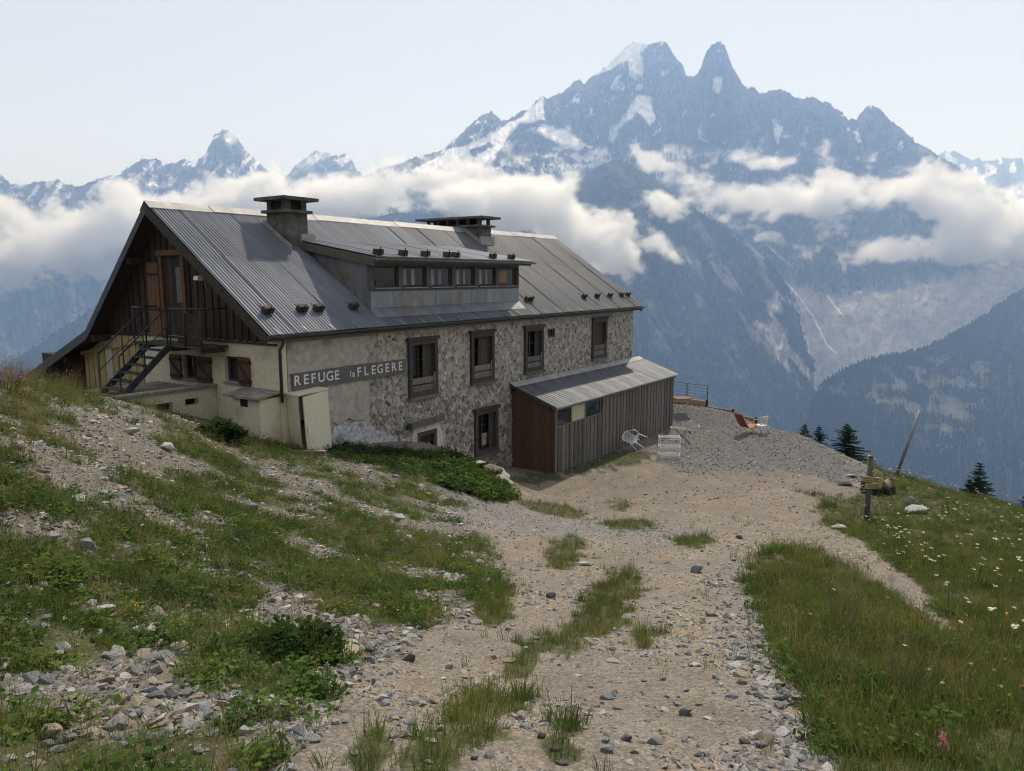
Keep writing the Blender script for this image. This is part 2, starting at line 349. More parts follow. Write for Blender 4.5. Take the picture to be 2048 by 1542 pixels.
STRIPS = [(1160,1245,95,28,-.75),(1200,1240,70,40,-.6),(1050,1310,80,28,-.8),(960,1440,75,55,-.9),(860,1510,70,45,-.5),(1110,1497,42,24,0),(1150,1455,38,16,0),(1240,1170,50,35,-.8),
 (1130,1105,45,35,-1.),(1240,1010,22,14,0),(1390,1083,50,14,0),(1110,1020,80,14,.2),(1300,1280,40,26,-.4),(1190,925,130,16,-.22),(1270,915,40,14,-.2),(740,1500,60,60,0),(1080,955,60,16,-.2),(1030,1420,60,30,-.5),(1260,1050,60,10,0),(985,1200,60,50,-1.)]
def zones(x, y, z):
    px, py = proj(x, y, z); bad = y < .25
    n1 = fbm(x*1.3, y*1.3, o=4, s=21); n2 = fbm(x*5, y*5, o=3, s=31)
    w = 8+np.abs(py-700)*.03
    qx, qy = px+n2*w*1.5+n1*w, py+n1*w*.7+n2*w*.5
    S = lambda p, soft=10.: sstep(-soft, soft, pdist(p, qx, qy))
    verge, slope, bank = S(P_VERGE, 26), S(P_SLOPE, 9), S(P_BANK, 25)
    leafy, weed, terr, edge, grey = S(P_LEAFY, 6), S(P_WEED, 8), S(P_TERR, 8), S(P_EDGE, 30), S(P_GREY, 14)
    strip = np.zeros_like(px)
    for cx, cy_, rx, ry, a in STRIPS:
        dx, dy = qx-cx, qy-cy_; c, s_ = math.cos(a), math.sin(a)
        e = ((dx*c+dy*s_)/rx)**2+((-dx*s_+dy*c)/ry)**2
        strip = np.maximum(strip, sstep(1.25, .5, e))
    n3 = fbm(x*.75+3, y*.75, o=3, s=41)
    lush = np.zeros_like(px)
    for cx, cy_, rx, ry in ((240,1350,420,130),(480,1400,240,70),(60,1430,230,110),(430,1440,260,62),(570,1500,170,60),(250,1500,210,70),(330,1590,500,60),(700,1170,120,60),(520,1100,110,50),(420,1190,110,40),(650,1060,130,40)):
        lush = np.maximum(lush, sstep(1.3, .4, ((qx-cx)/rx)**2+((qy-cy_)/ry)**2))
    patch = sstep(-.20, .12, n1*.8+n3*.9+n2*.35-.015+lush*.55)
    # stony runs come first down the left edge and along the bank's top
    patch = np.where((px < 420) & (py < 1420), patch*.9, patch)
    g = np.maximum.reduce([verge, slope, strip*.85, bank*patch*.95, leafy, weed])
    g = np.where(bad, patch*.8, g); g = g*(1-terr*.97)
    return dict(px=px, py=py, g=g, verge=verge*(~bad), slope=slope*(~bad), bank=np.where(bad, 1, bank), leafy=leafy*(~bad), weed=weed*(~bad), terr=terr*(~bad), edge=edge*(~bad), grey=grey*(~bad), strip=strip*(~bad), n1=n1, n2=n2, n3=n3)
_az = np.concatenate([np.linspace(-58, 58, 470), np.linspace(60, 300, 82)]); _az = np.radians(np.append(_az, 302))
_r = np.concatenate([np.geomspace(.5, 62, 330), np.geomspace(64, 1300, 40)])
gx = (_r[:, None]*np.sin(_az)[None]); gy = (_r[:, None]*np.cos(_az)[None]); gz = ground_z(gx, gy)
Z0 = zones(gx.ravel(), gy.ravel(), gz.ravel())
n1, n2 = Z0['n1'][:, None], Z0['n2'][:, None]
soil = np.array([.195,.168,.138]); greyc = np.array([.19,.187,.180]); tanc = np.array([.245,.200,.152]); green = np.array([.070,.078,.034]); bankc = np.array([.155,.138,.114])
c = soil+(tanc-soil)*sstep(-.2, .35, n1)
c = c+(bankc-c)*Z0['bank'][:, None]
c = c+(greyc-c)*np.maximum(Z0['grey']*.8, Z0['edge']*.55)[:, None]
c = c+(greyc*.74-c)*Z0['terr'][:, None]
c = c*(1+.22*n2)
c = c+(green*(1+.3*n1)-c)*(sstep(.35, .85, Z0['g'])*.88)[:, None]
far = sstep(55, 130, np.hypot(gx, gy).ravel())[:, None]
c = c+(np.array([.05,.062,.03])*(1+.4*n1)-c)*far
nr_, nc_ = gx.shape
fc = grid_faces(nr_, nc_)
def ground_mat():
    m, nt, b = new_mat('ground')
    a = nt.nodes.new('ShaderNodeVertexColor'); a.layer_name = 'Col'
    v = tex(nt, 58, kind='ShaderNodeTexVoronoi'); v2 = tex(nt, 140, kind='ShaderNodeTexVoronoi'); t = tex(nt, 9, 8, .7)
    hv = nt.nodes.new('ShaderNodeHueSaturation'); hv.inputs['Saturation'].default_value = .35
    bw = nt.nodes.new('ShaderNodeRGBToBW'); nt.links.new(v.outputs['Color'], bw.inputs[0])
    mr = nt.nodes.new('ShaderNodeMapRange'); mr.inputs[1].default_value = .2; mr.inputs[2].default_value = .8; mr.inputs[3].default_value = .76; mr.inputs[4].default_value = 1.28
    nt.links.new(bw.outputs[0], mr.inputs[0])
    bw2 = nt.nodes.new('ShaderNodeRGBToBW'); nt.links.new(v2.outputs['Color'], bw2.inputs[0])
    mr2 = nt.nodes.new('ShaderNodeMapRange'); mr2.inputs[1].default_value = .2; mr2.inputs[2].default_value = .8; mr2.inputs[3].default_value = .8; mr2.inputs[4].default_value = 1.22
    nt.links.new(bw2.outputs[0], mr2.inputs[0])
    mt = nt.nodes.new('ShaderNodeMath'); mt.operation = 'MULTIPLY'; nt.links.new(mr.outputs[0], mt.inputs[0]); nt.links.new(mr2.outputs[0], mt.inputs[1])
    h2 = nt.nodes.new('ShaderNodeHueSaturation'); nt.links.new(a.outputs[0], h2.inputs['Color']); nt.links.new(mt.outputs[0], h2.inputs['Value'])
    nt.links.new(h2.outputs[0], b.inputs['Base Color']); b.inputs['Roughness'].default_value = .97; b.inputs['Specular IOR Level'].default_value = .15
    ad = nt.nodes.new('ShaderNodeMath'); ad.operation = 'ADD'; nt.links.new(bw.outputs[0], ad.inputs[0]); nt.links.new(t.outputs[0], ad.inputs[1])
    bump(nt, b, ad.outputs[0], 1., .03); return m
M['ground'] = ground_mat()
me = np_mesh('ground', np.stack([gx, gy, gz], -1).reshape(-1, 3), fc[:, ::-1], M['ground'], True); set_col(me, c)
ground = tag(link(bpy.data.objects.new('ground', me)), 'stony alpine slope with a dirt track and grass patches', None, None, 'structure')
def gp(px, py):                          # ground point under a photo pixel: march along the ray
    a, y, z = ray(px, py); Y = np.geomspace(1.0, 60, 1500); k = Y/y
    zz = ground_z(a*k, Y); hit = np.nonzero(z*k < zz)[0]
    i = hit[0] if len(hit) else len(Y)-1
    return Vector((float(a*k[i]), float(Y[i]), float(zz[i])))

# ================================================================ mountains
def lerp_line(L, px):
    L = sorted(L); X = [q[0] for q in L]
    return np.interp(px, X, [q[1] for q in L]), np.interp(px, X, [q[2] for q in L])
def sheet(name, crest, foot, ncol, nrow, colour, mat, jag=3., jf=.03, amp=120., fs=.004, g=1.25, back=900., seed=0, spike=0., lab=None, fine=.5, vpow=1.15, calm=None):
    cx = np.array([q[0] for q in crest], float); s = np.concatenate([[0], np.cumsum(np.hypot(np.diff(cx), np.diff([q[1] for q in crest])))])
    t = np.linspace(0, s[-1], ncol)
    px = np.interp(t, s, cx); py = np.interp(t, s, [q[1] for q in crest]); Y = np.interp(t, s, [q[2] for q in crest])
    py = py+jag*fbm(t*jf, t*0, o=5, s=seed, g=.65)-spike*np.clip(ridged(t*jf*2.2, t*0+.5, 4, seed+5)-.25, 0, 1)
    C = at(px, py, Y)
    fy, fY = lerp_line(foot, px); Fp = at(px, fy, fY)
    v = np.linspace(0, 1, nrow)**vpow
    P = C[None]+(Fp-C)[None]*v[:, None, None]
    P[..., 2] = Fp[None, :, 2]+(C-Fp)[None, :, 2]*((1-v)**g)[:, None]
    arc = np.broadcast_to(np.concatenate([[0], np.cumsum(np.hypot(np.diff(C[:, 0]), np.diff(C[:, 1])))])[None], P.shape[:2])
    hh = P[..., 2]
    wob = 180*fbm(arc*.0012, hh*.0016, o=3, s=seed+40)
    d = ridged((arc+wob)*fs, hh*fs*.35, 6, seed+11, fine)-.45+.35*fbm(arc*fs*6, hh*fs*5, o=4, s=seed+60)
    env = np.minimum(1, v*9)[:, None]*amp
    if calm is not None: env = env*calm(*proj(P[..., 0], P[..., 1], P[..., 2]))
    hd = Fp-C; hd[:, 2] = 0; hd /= np.linalg.norm(hd, axis=1)[:, None]+1e-9
    P[..., :2] += (d*env*.85)[..., None]*hd[None, :, :2]
    P[..., 2] += d*env*.25*np.minimum(1, v*3)[:, None]
    # the far side of the ridge
    nb = 7; vb = np.linspace(1, 0, nb, endpoint=False)
    B = C[None]-hd[None]*(vb*back)[:, None, None]; B[..., 2] -= (vb*back*1.1)[:, None]+.0
    A = np.concatenate([B, P]); flat = A.reshape(-1, 3)
    qx, qy = proj(flat[:, 0], flat[:, 1], flat[:, 2])
    gr = np.gradient(A, axis=0); gc = np.gradient(A, axis=1); nn = np.cross(gr, gc); nn /= np.linalg.norm(nn, axis=-1, keepdims=True)+1e-9
    up = np.abs(nn[..., 2]).ravel()
    dd = np.concatenate([np.zeros((nb, ncol)), d]).ravel()
    colr = colour(flat[:, 0], flat[:, 2], qx, qy, up, dd)
    me = np_mesh(name, flat, grid_faces(*A.shape[:2]), mat, True); set_col(me, colr)
    o = link(bpy.data.objects.new(name, me)); tag(o, lab, None, None, 'structure')
    return o, A[nb:], colr.reshape(*A.shape[:2], 3)[nb:]
ROCK = np.array([.105,.100,.100]); SNOW = np.array([.92,.92,.93]); FOREST = np.array([.022,.031,.022]); SCREE = np.array([.27,.25,.23]); MEAD = np.array([.085,.085,.055])
SNOWP = [[(1190,152),(1215,130),(1250,93),(1270,80),(1290,88),(1278,106),(1243,126),(1215,143)],[(1252,100),(1278,103),(1288,128),(1280,165),(1262,150)],[(1278,188),(1300,195),(1312,240),(1300,252),(1275,225),(1262,238),(1225,266),(1245,235)],
 [(1085,190),(1090,240),(1060,247),(1025,262),(985,325),(940,348),(870,352),(815,342),(880,305),(930,290),(1000,258),(1040,235),(1062,218)],[(1085,250),(1130,258),(1175,285),(1165,302),(1110,288),(1070,262)],
 [(1426,160),(1445,156),(1441,186),(1424,182)],[(1325,288),(1376,290),(1370,330),(1400,340),(1432,356),(1380,352),(1330,332)],[(1220,250),(1236,250),(1230,285),(1218,280)],[(1545,238),(1555,240),(1566,262),(1556,286),(1548,262)],[(1600,288),(1614,285),(1610,300)],[(1705,262),(1714,265),(1726,286),(1716,282)],[(1395,255),(1405,258),(1404,278),(1420,282),(1398,282)]]
ROCKP = [[(1040,245),(1062,250),(1080,275),(1112,282),(1122,302),(1060,322),(1010,332),(1015,300),(1025,268)],[(938,300),(978,284),(984,292),(945,314)],[(905,296),(945,250),(965,226),(992,224),(1005,244),(980,264),(930,286)],[(780,330),(880,300),(890,306),(810,345)]]
RUB = [(820,332),(1000,325),(1160,280),(1250,318),(1240,350),(1000,375),(845,378)]
def col_A(X, Zz, qx, qy, up, d):
    w = 5*fbm(qx*.06, qy*.06, o=4, s=70); w2 = 5*fbm(qx*.06+50, qy*.06, o=4, s=71)
    sn = np.zeros_like(qx)
    for p in SNOWP: sn = np.maximum(sn, sstep(-2, 2, pdist(p, qx+w, qy+w2)))
    for p in ROCKP: sn = sn*(1-sstep(-2, 2, pdist(p, qx+w, qy+w2)))
    nz = fbm(qx*.05+qy*.02, qy*.035, o=5, s=72, g=.65)
    amt = np.where(qx < 1330, .33, .46)+.15*sstep(330, 420, qy)
    amt = np.where(qx < 1090, .34, amt)
    sn = np.maximum(sn, sstep(amt, amt+.06, nz-d*.12)*sstep(420, 360, qy)*.9)
    rub = sstep(-6, 6, pdist(RUB, qx+w, qy+w2)); sn = np.maximum(sn, rub*sstep(-.02, .10, fbm(qx*.05-qy*.05, qy*.10+qx*.02, o=4, s=74)))
    veg = sstep(395, 520, qy+40*nz)
    base = ROCK*(1+.35*fbm(qx*.12, qy*.04, o=3, s=75))[:, None]
    base = base+(FOREST*1.6-base)*(veg*.75)[:, None]
    P_SC = [(1545,545),(1600,575),(1680,590),(1780,575),(1900,545),(2048,500),(2300,450),(2300,600),(1900,690),(1700,760),(1660,800),(1600,780),(1560,690),(1600,640),(1560,560)]
    sc = sstep(-18, 18, pdist(P_SC, qx+w*5, qy+w2*5))*(.75+.25*sstep(-.25, .25, fbm(qx*.05+qy*.05, qy*.012-qx*.012, o=4, s=77)))
    base = base+(SCREE*1.35-base)*np.clip(sc, 0, 1)[:, None]
    base = base+(SNOW-base)*sn[:, None]
    for L, ww in (([(1540,548),(1570,565),(1600,595),(1625,630),(1640,660),(1655,690),(1672,706)], 1.8), ([(1655,592),(1670,612),(1690,635)], 1.5), ([(1535,490),(1555,510),(1580,530)], 2.2)):
        dm = np.full(qx.shape, 1e9)
        for i in range(len(L)-1):
            (x0, y0), (x1, y1) = L[i], L[i+1]; ex, ey = x1-x0, y1-y0
            t = np.clip(((qx-x0)*ex+(qy-y0)*ey)/(ex*ex+ey*ey), 0, 1); dm = np.minimum(dm, np.hypot(qx+w*.5-x0-ex*t, qy-y0-ey*t))
        base = base+(np.array([.7,.7,.7])-base)*sstep(ww+1, ww-.6, dm)[:, None]
    return base
P_MOR = [(1545,540),(1600,570),(1680,585),(1780,570),(1900,540),(2048,500),(2300,450),(2300,620),(1900,700),(1700,780),(1660,820),(1600,790),(1560,690),(1600,640),(1560,560)]
def calm_A(qx, qy):
    m_ = sstep(-25, 25, pdist(P_MOR, qx, qy))*.8
    for p in (SNOWP[3], SNOWP[4], SNOWP[0], SNOWP[2]): m_ = np.maximum(m_, sstep(-10, 10, pdist(p, qx, qy))*.88)
    for p in ROCKP: m_ = m_*(1-.7*sstep(-6, 6, pdist(p, qx, qy)))
    return 1-m_
VERTE = [(700,362),(780,332),(830,316),(880,301),(915,276),(945,246),(965,229),(985,225),(1003,243),(1020,238),(1060,216),(1085,191),(1095,199),(1110,191),(1130,181),(1140,178),(1149,161),(1160,160),(1168,170),(1180,156),(1195,147),(1215,132),(1230,115),(1250,95),(1270,84),(1285,88),(1300,88),(1312,84),(1325,80),(1338,92),(1350,115),(1365,131),(1372,149),(1385,156),(1393,150),(1402,138),(1408,115),(1415,100),(1425,88),(1438,84),(1449,91),(1456,110),(1465,135),(1478,155),(1483,168),(1495,178),(1508,177),(1520,188),(1540,182),(1560,179),(1575,186),(1590,196),(1610,199),(1625,193),(1645,203),(1660,206),(1668,218),(1680,223),(1690,231),(1697,241),(1708,239),(1713,240),(1720,228),(1730,217),(1745,212),(1760,220),(1780,241),(1805,259),(1830,285),(1855,300),(1880,313),(1910,331),(1940,351),(1960,366),(1985,381),(2005,396),(2030,416),(2060,450)]
VERTE += [(2130,500),(2250,560)]
def yA(x): return float(np.interp(x, [700,1000,1090,1320,1440,1700,1760,2060,2250], [5900,6300,6600,7000,6300,6000,6200,5200,4900]))
o, PA, CA = sheet('mountain', [(x, y, yA(x)) for x, y in VERTE], [(600,600,3750),(1030,600,3750),(1180,680,4150),(1280,720,4200),(1600,760,3750),(1640,800,3600),(1800,720,3900),(2048,640,4100),(2300,600,4100)],
    1100, 330, col_A, M['mountain'], jag=4, jf=.085, amp=300, fs=.0055, g=1.3, seed=1, spike=8, fine=.62, calm=calm_A, lab='hazy rocky massif with snow gullies, a domed summit and a lone tower peak')
def col_B(X, Zz, qx, qy, up, d):
    nz = fbm(qx*.07+qy*.055, qy*.03-qx*.02, o=5, s=82, g=.65)
    sn = sstep(.19, .26, nz-.2*d)*.9
    top = sstep(22, 5, np.hypot(qx-462, (qy-275)*1.1)+8*nz); sn = np.maximum(sn*.9, top*.7)
    sn = sn*sstep(520, 440, qy)
    base = ROCK*.95*(1+.4*nz)[:, None]
    veg = sstep(430, 560, qy); base = base+(FOREST*1.7-base)*(veg*.8)[:, None]
    sc = sstep(-20, 20, pdist([(-200,640),(60,640),(120,620),(190,600),(260,560),(330,520),(330,600),(150,660),(60,720),(-200,780)], qx+40*nz, qy+30*nz))*sstep(-.3, .2, fbm(qx*.06+qy*.07, qy*.03-qx*.02, o=5, s=84))
    base = base+(SCREE*.8-base)*(sc*.55)[:, None]
    return base+(SNOW-base)*sn[:, None]
B = [(-420,330),(-300,360),(-200,330),(-80,345),(0,352),(12,362),(40,371),(60,366),(100,362),(120,362),(155,375),(200,356),(240,350),(255,335),(285,319),(305,318),(330,326),(350,328),(370,320),(390,325),(405,315),(415,300),(430,270),(445,262),(455,261),(468,268),(480,285),(495,305),(515,322),(535,341),(548,356),(562,352),(572,350),(590,331),(610,318),(632,302),(650,308),(665,312),(690,310),(705,323),(715,342),(760,372),(900,420)]
sheet('mountain', [(x, y, float(np.interp(x, [-400,160,455,550,600,720,900], [6400,6300,7100,7600,8400,8400,8200]))) for x, y in B], [(-420,800,4300),(0,770,4300),(260,700,4600),(600,620,5200),(900,560,6000)],
    620, 220, col_B, M['mountain'], jag=4, jf=.085, amp=300, fs=.0042, g=1.2, seed=2, spike=7, fine=.62, lab='jagged snow-streaked ridge with a pyramid peak')
def col_C(X, Zz, qx, qy, up, d):
    nz = fbm(qx*.08, qy*.05, o=4, s=92); sn = np.maximum(sstep(.22, .3, nz), sstep(-6, 6, pdist([(2000,380),(2048,360),(2200,360),(2200,420),(2020,415)], qx+10*nz, qy)))
    base = ROCK*(1+.3*nz)[:, None]; return base+(SNOW-base)*sn[:, None]
sheet('mountain', [(x, y, 11000.) for x, y in [(1850,330),(1880,310),(1890,302),(1905,300),(1925,312),(1945,321),(1958,315),(1965,325),(1975,320),(1985,323),(2000,315),(2020,318),(2048,315),(2100,300),(2200,310),(2350,290),(2500,330)]],
    [(1850,470,8000),(2500,470,8000)], 260, 80, col_C, M['mountain'], jag=2.5, jf=.06, amp=240, fs=.0035, seed=3, spike=4, lab='far pale blue ridge of small pointed peaks')
def col_D(X, Zz, qx, qy, up, d):
    nz = fbm(qx*.03, qy*.03, o=5, s=102, g=.6); st = fbm(qx*.05-qy*.033, (qy+qx)*.009, o=5, s=103, g=.6)
    base = FOREST*(1.15+.7*nz)[:, None]
    top = sstep(430, 340, qy+60*nz); base = base+(MEAD*.8-base)*(top*.8)[:, None]
    sc = np.zeros_like(qx)
    for p, a in (([(1420,520),(1460,540),(1530,640),(1560,690),(1520,670),(1470,600)], .75), ([(1560,560),(1600,600),(1640,660),(1660,740),(1632,800),(1600,770),(1540,690),(1480,640),(1520,620)], 1.), ([(1500,480),(1590,540),(1640,640),(1600,640),(1540,560)], .8), ([(1300,470),(1420,530),(1440,570),(1330,510)], .5), ([(1290,600),(1300,600),(1340,700),(1330,700)], .5)):
        sc = np.maximum(sc, a*sstep(-22, 18, pdist(p, qx+30*nz, qy+30*nz)))
    sc = sc*sstep(-.22, .16, st)
    base = base+(SCREE*1.45-base)*sc[:, None]
    bare = sstep(.24, .36, nz*.6+st*.7)*sstep(900, 600, qy)*.5
    return base+(SCREE*.75-base)*bare[:, None]
D = [(560,520,4700),(700,460,4700),(724,442,4700),(790,424,4700),(860,418,4650),(960,420,4600),(1080,400,4600),(1150,366,4550),(1200,330,4500),(1228,318,4500),(1245,322,4480),(1290,345,4400),(1330,372,4300),(1365,400,4250),(1400,425,4200),(1430,445,4150),(1470,468,4050),(1510,498,3950),(1545,530,3850),(1575,575,3750),(1600,630,3600),(1618,690,3450),(1628,750,3300),(1630,800,3200),(1632,850,3050)]
o, PD, CD = sheet('hillside', D, [(560,990,2750),(1300,985,2750),(1500,975,2750),(1600,960,2720),(1632,930,2700)], 620, 260, col_D, M['hillside'], jag=3, jf=.03, amp=110, fs=.006, g=1.12, seed=4, lab='steep forested shoulder with pale scree runs below the massif')
def col_E(X, Zz, qx, qy, up, d):
    nz = fbm(qx*.02, qy*.02, o=5, s=112, g=.6); st = fbm(qx*.022+qy*.012, qy*.05-qx*.018, o=4, s=113)
    base = FOREST*(1.0+.6*nz)[:, None]
    sl = sstep(.04, .22, st+.25*fbm(qx*.08, qy*.08, o=4, s=114))*sstep(-40, 20, pdist([(1640,770),(1700,745),(1830,715),(1960,700),(2020,720),(1960,820),(1900,900),(1800,860),(1700,830)], qx, qy))
    return base+(np.array([.17,.16,.135])-base)*(sl*.45)[:, None]
Ec = [(1600,900,2650),(1615,850,2680),(1628,805,2700),(1650,765,2780),(1690,738,2850),(1750,717,2950),(1830,702,3050),(1880,682,3150),(1920,661,3250),(1960,636,3350),(2000,610,3500),(2048,574,3700),(2150,500,3900),(2300,430,4100),(2500,380,4300)]
o, PE, CE = sheet('hillside', Ec, [(1600,1010,2250),(1800,1020,2200),(2048,1030,2150),(2500,1060,2050)], 460, 230, col_E, M['hillside'], jag=2, jf=.05, amp=70, fs=.008, g=1.1, seed=5, lab='dark forested spur rising to the right of the gorge')
def col_G(X, Zz, qx, qy, up, d):
    nz = fbm(qx*.04, qy*.04, o=4, s=122); return FOREST*(1.2+.6*nz)[:, None]
o, PG, CG = sheet('hillside', [(-500,900,2900),(-200,835,3000),(-60,775,3100),(0,738,3150),(60,700,3250),(130,652,3400),(210,602,3600),(300,550,3900),(450,500,4300),(620,470,4500)], [(-500,1000,2600),(620,990,2700)], 300, 110, col_G, M['hillside'], jag=3, jf=.05, amp=60, fs=.008, seed=6, lab='blue forested ridge running down behind the gable')
# valley floor
n = 64; ang = np.linspace(0, 2*np.pi, n, endpoint=False)
V = [(0, 4000, -1000)]+[(30000*math.cos(a), 4000+30000*math.sin(a), -1000) for a in ang]
me = bpy.data.meshes.new('valley_floor'); me.from_pydata(V, [], [(0, 1+i, 1+(i+1) % n) for i in range(n)]); me.update()
M['valley'] = stuffmat('valley', (.03,.045,.025), (.07,.08,.04), .01, 1, 0, rnd=0, bmp=0); me.materials.append(M['valley'])
tag(link(bpy.data.objects.new('valley_floor', me)), 'forested valley floor far below', None, None, 'structure')

# ---------------------------------------------------------------- scattering through geometry nodes (uncountable stuff only)
def scatter(name, label, protos, pos, rot, scl, idx):
    """protos: list of meshes; one object whose points carry instances"""
    pc = bpy.data.collections.new(name+'_shapes')
    for i, me in enumerate(protos): pc.objects.link(bpy.data.objects.new(f'{name}_shape_{i:02d}', me))
    me = bpy.data.meshes.new(name); n = len(pos)
    me.vertices.add(n); me.vertices.foreach_set('co', np.asarray(pos, np.float32).ravel())
    for an, ty, dat, key in (('rot', 'FLOAT_VECTOR', rot, 'vector'), ('scl', 'FLOAT_VECTOR', scl, 'vector'), ('idx', 'INT', idx, 'value')):
        a = me.attributes.new(an, ty, 'POINT'); a.data.foreach_set(key, np.asarray(dat, np.int32 if ty == 'INT' else np.float32).ravel())
    o = link(bpy.data.objects.new(name, me))
    ng = bpy.data.node_groups.new(name, 'GeometryNodeTree')
    ng.interface.new_socket('Geometry', in_out='INPUT', socket_type='NodeSocketGeometry'); ng.interface.new_socket('Geometry', in_out='OUTPUT', socket_type='NodeSocketGeometry')
    N = ng.nodes.new; gi = N('NodeGroupInput'); go = N('NodeGroupOutput'); m2p = N('GeometryNodeMeshToPoints'); ip = N('GeometryNodeInstanceOnPoints'); ci = N('GeometryNodeCollectionInfo')
    ci.inputs['Collection'].default_value = pc; ci.inputs['Separate Children'].default_value = True; ci.inputs['Reset Children'].default_value = True
    def attr(nm, dt):
        q = N('GeometryNodeInputNamedAttribute'); q.data_type = dt; q.inputs[0].default_value = nm; return q.outputs['Attribute']
    Lk = ng.links.new
    Lk(gi.outputs[0], m2p.inputs['Mesh']); Lk(m2p.outputs[0], ip.inputs['Points']); Lk(ci.outputs[0], ip.inputs['Instance'])
    ip.inputs['Pick Instance'].default_value = True
    Lk(attr('idx', 'INT'), ip.inputs['Instance Index']); Lk(attr('scl', 'FLOAT_VECTOR'), ip.inputs['Scale'])
    e2r = N('FunctionNodeEulerToRotation'); Lk(attr('rot', 'FLOAT_VECTOR'), e2r.inputs[0]); Lk(e2r.outputs[0], ip.inputs['Rotation'])
    Lk(ip.outputs[0], go.inputs[0])
    md = o.modifiers.new('scatter', 'NODES'); md.node_group = ng
    return tag(o, label, None, None, 'stuff')
# distant forest on the hillsides
def spruce_proto(k):
    mb = MB(); n = 6
    for lv in range(3):
        z0 = .12+lv*.25; r = .20-.05*lv; z1 = z0+.42-.05*lv
        ring = [(r*math.cos(2*math.pi*i/n+lv+k)*(1+.2*math.sin(i*2.1+k)), r*math.sin(2*math.pi*i/n+lv+k), z0+.03*math.sin(i*3+k)) for i in range(n)]
        mb.add(ring+[(0, 0, min(z1, 1))], [(i, (i+1) % n, n) for i in range(n)])
    return mb.mesh('spruce', M['needle_far'])
M['needle_far'] = leafmat('needle_far', (.020,.032,.020), (.036,.050,.028), .05)
pos = []
for PP, CC, cnt in ((PE, CE, 17000), (PD, CD, 17000), (PG, CG, 3000)):
    fl = PP.reshape(-1, 3); cc = CC.reshape(-1, 3); q = rng.integers(0, len(fl), cnt*2)
    p = fl[q]+rng.normal(0, 6, (len(q), 3))*np.array([1, 1, 0]); keep = (cc[q].mean(1) < .055+.03*rng.random(len(q))) & (p[:, 2] < 420)
    qx, qy = proj(p[:, 0], p[:, 1], p[:, 2]); keep &= (qx > -150) & (qx < 2200) & ~((qx > 300) & (qx < 1180) & (qy > 430))
    pos.append(p[keep][:cnt])
pos = np.vstack(pos); pos[:, 2] -= 4; n = len(pos)
h = 14+10*rng.random(n)
scatter('forest', 'dark conifer forest covering the far hillsides', [spruce_proto(k) for k in range(3)], pos, np.column_stack([np.zeros((n, 2)), rng.random(n)*6.28]), np.column_stack([h*1.15, h*1.15, h]), rng.integers(0, 3, n))

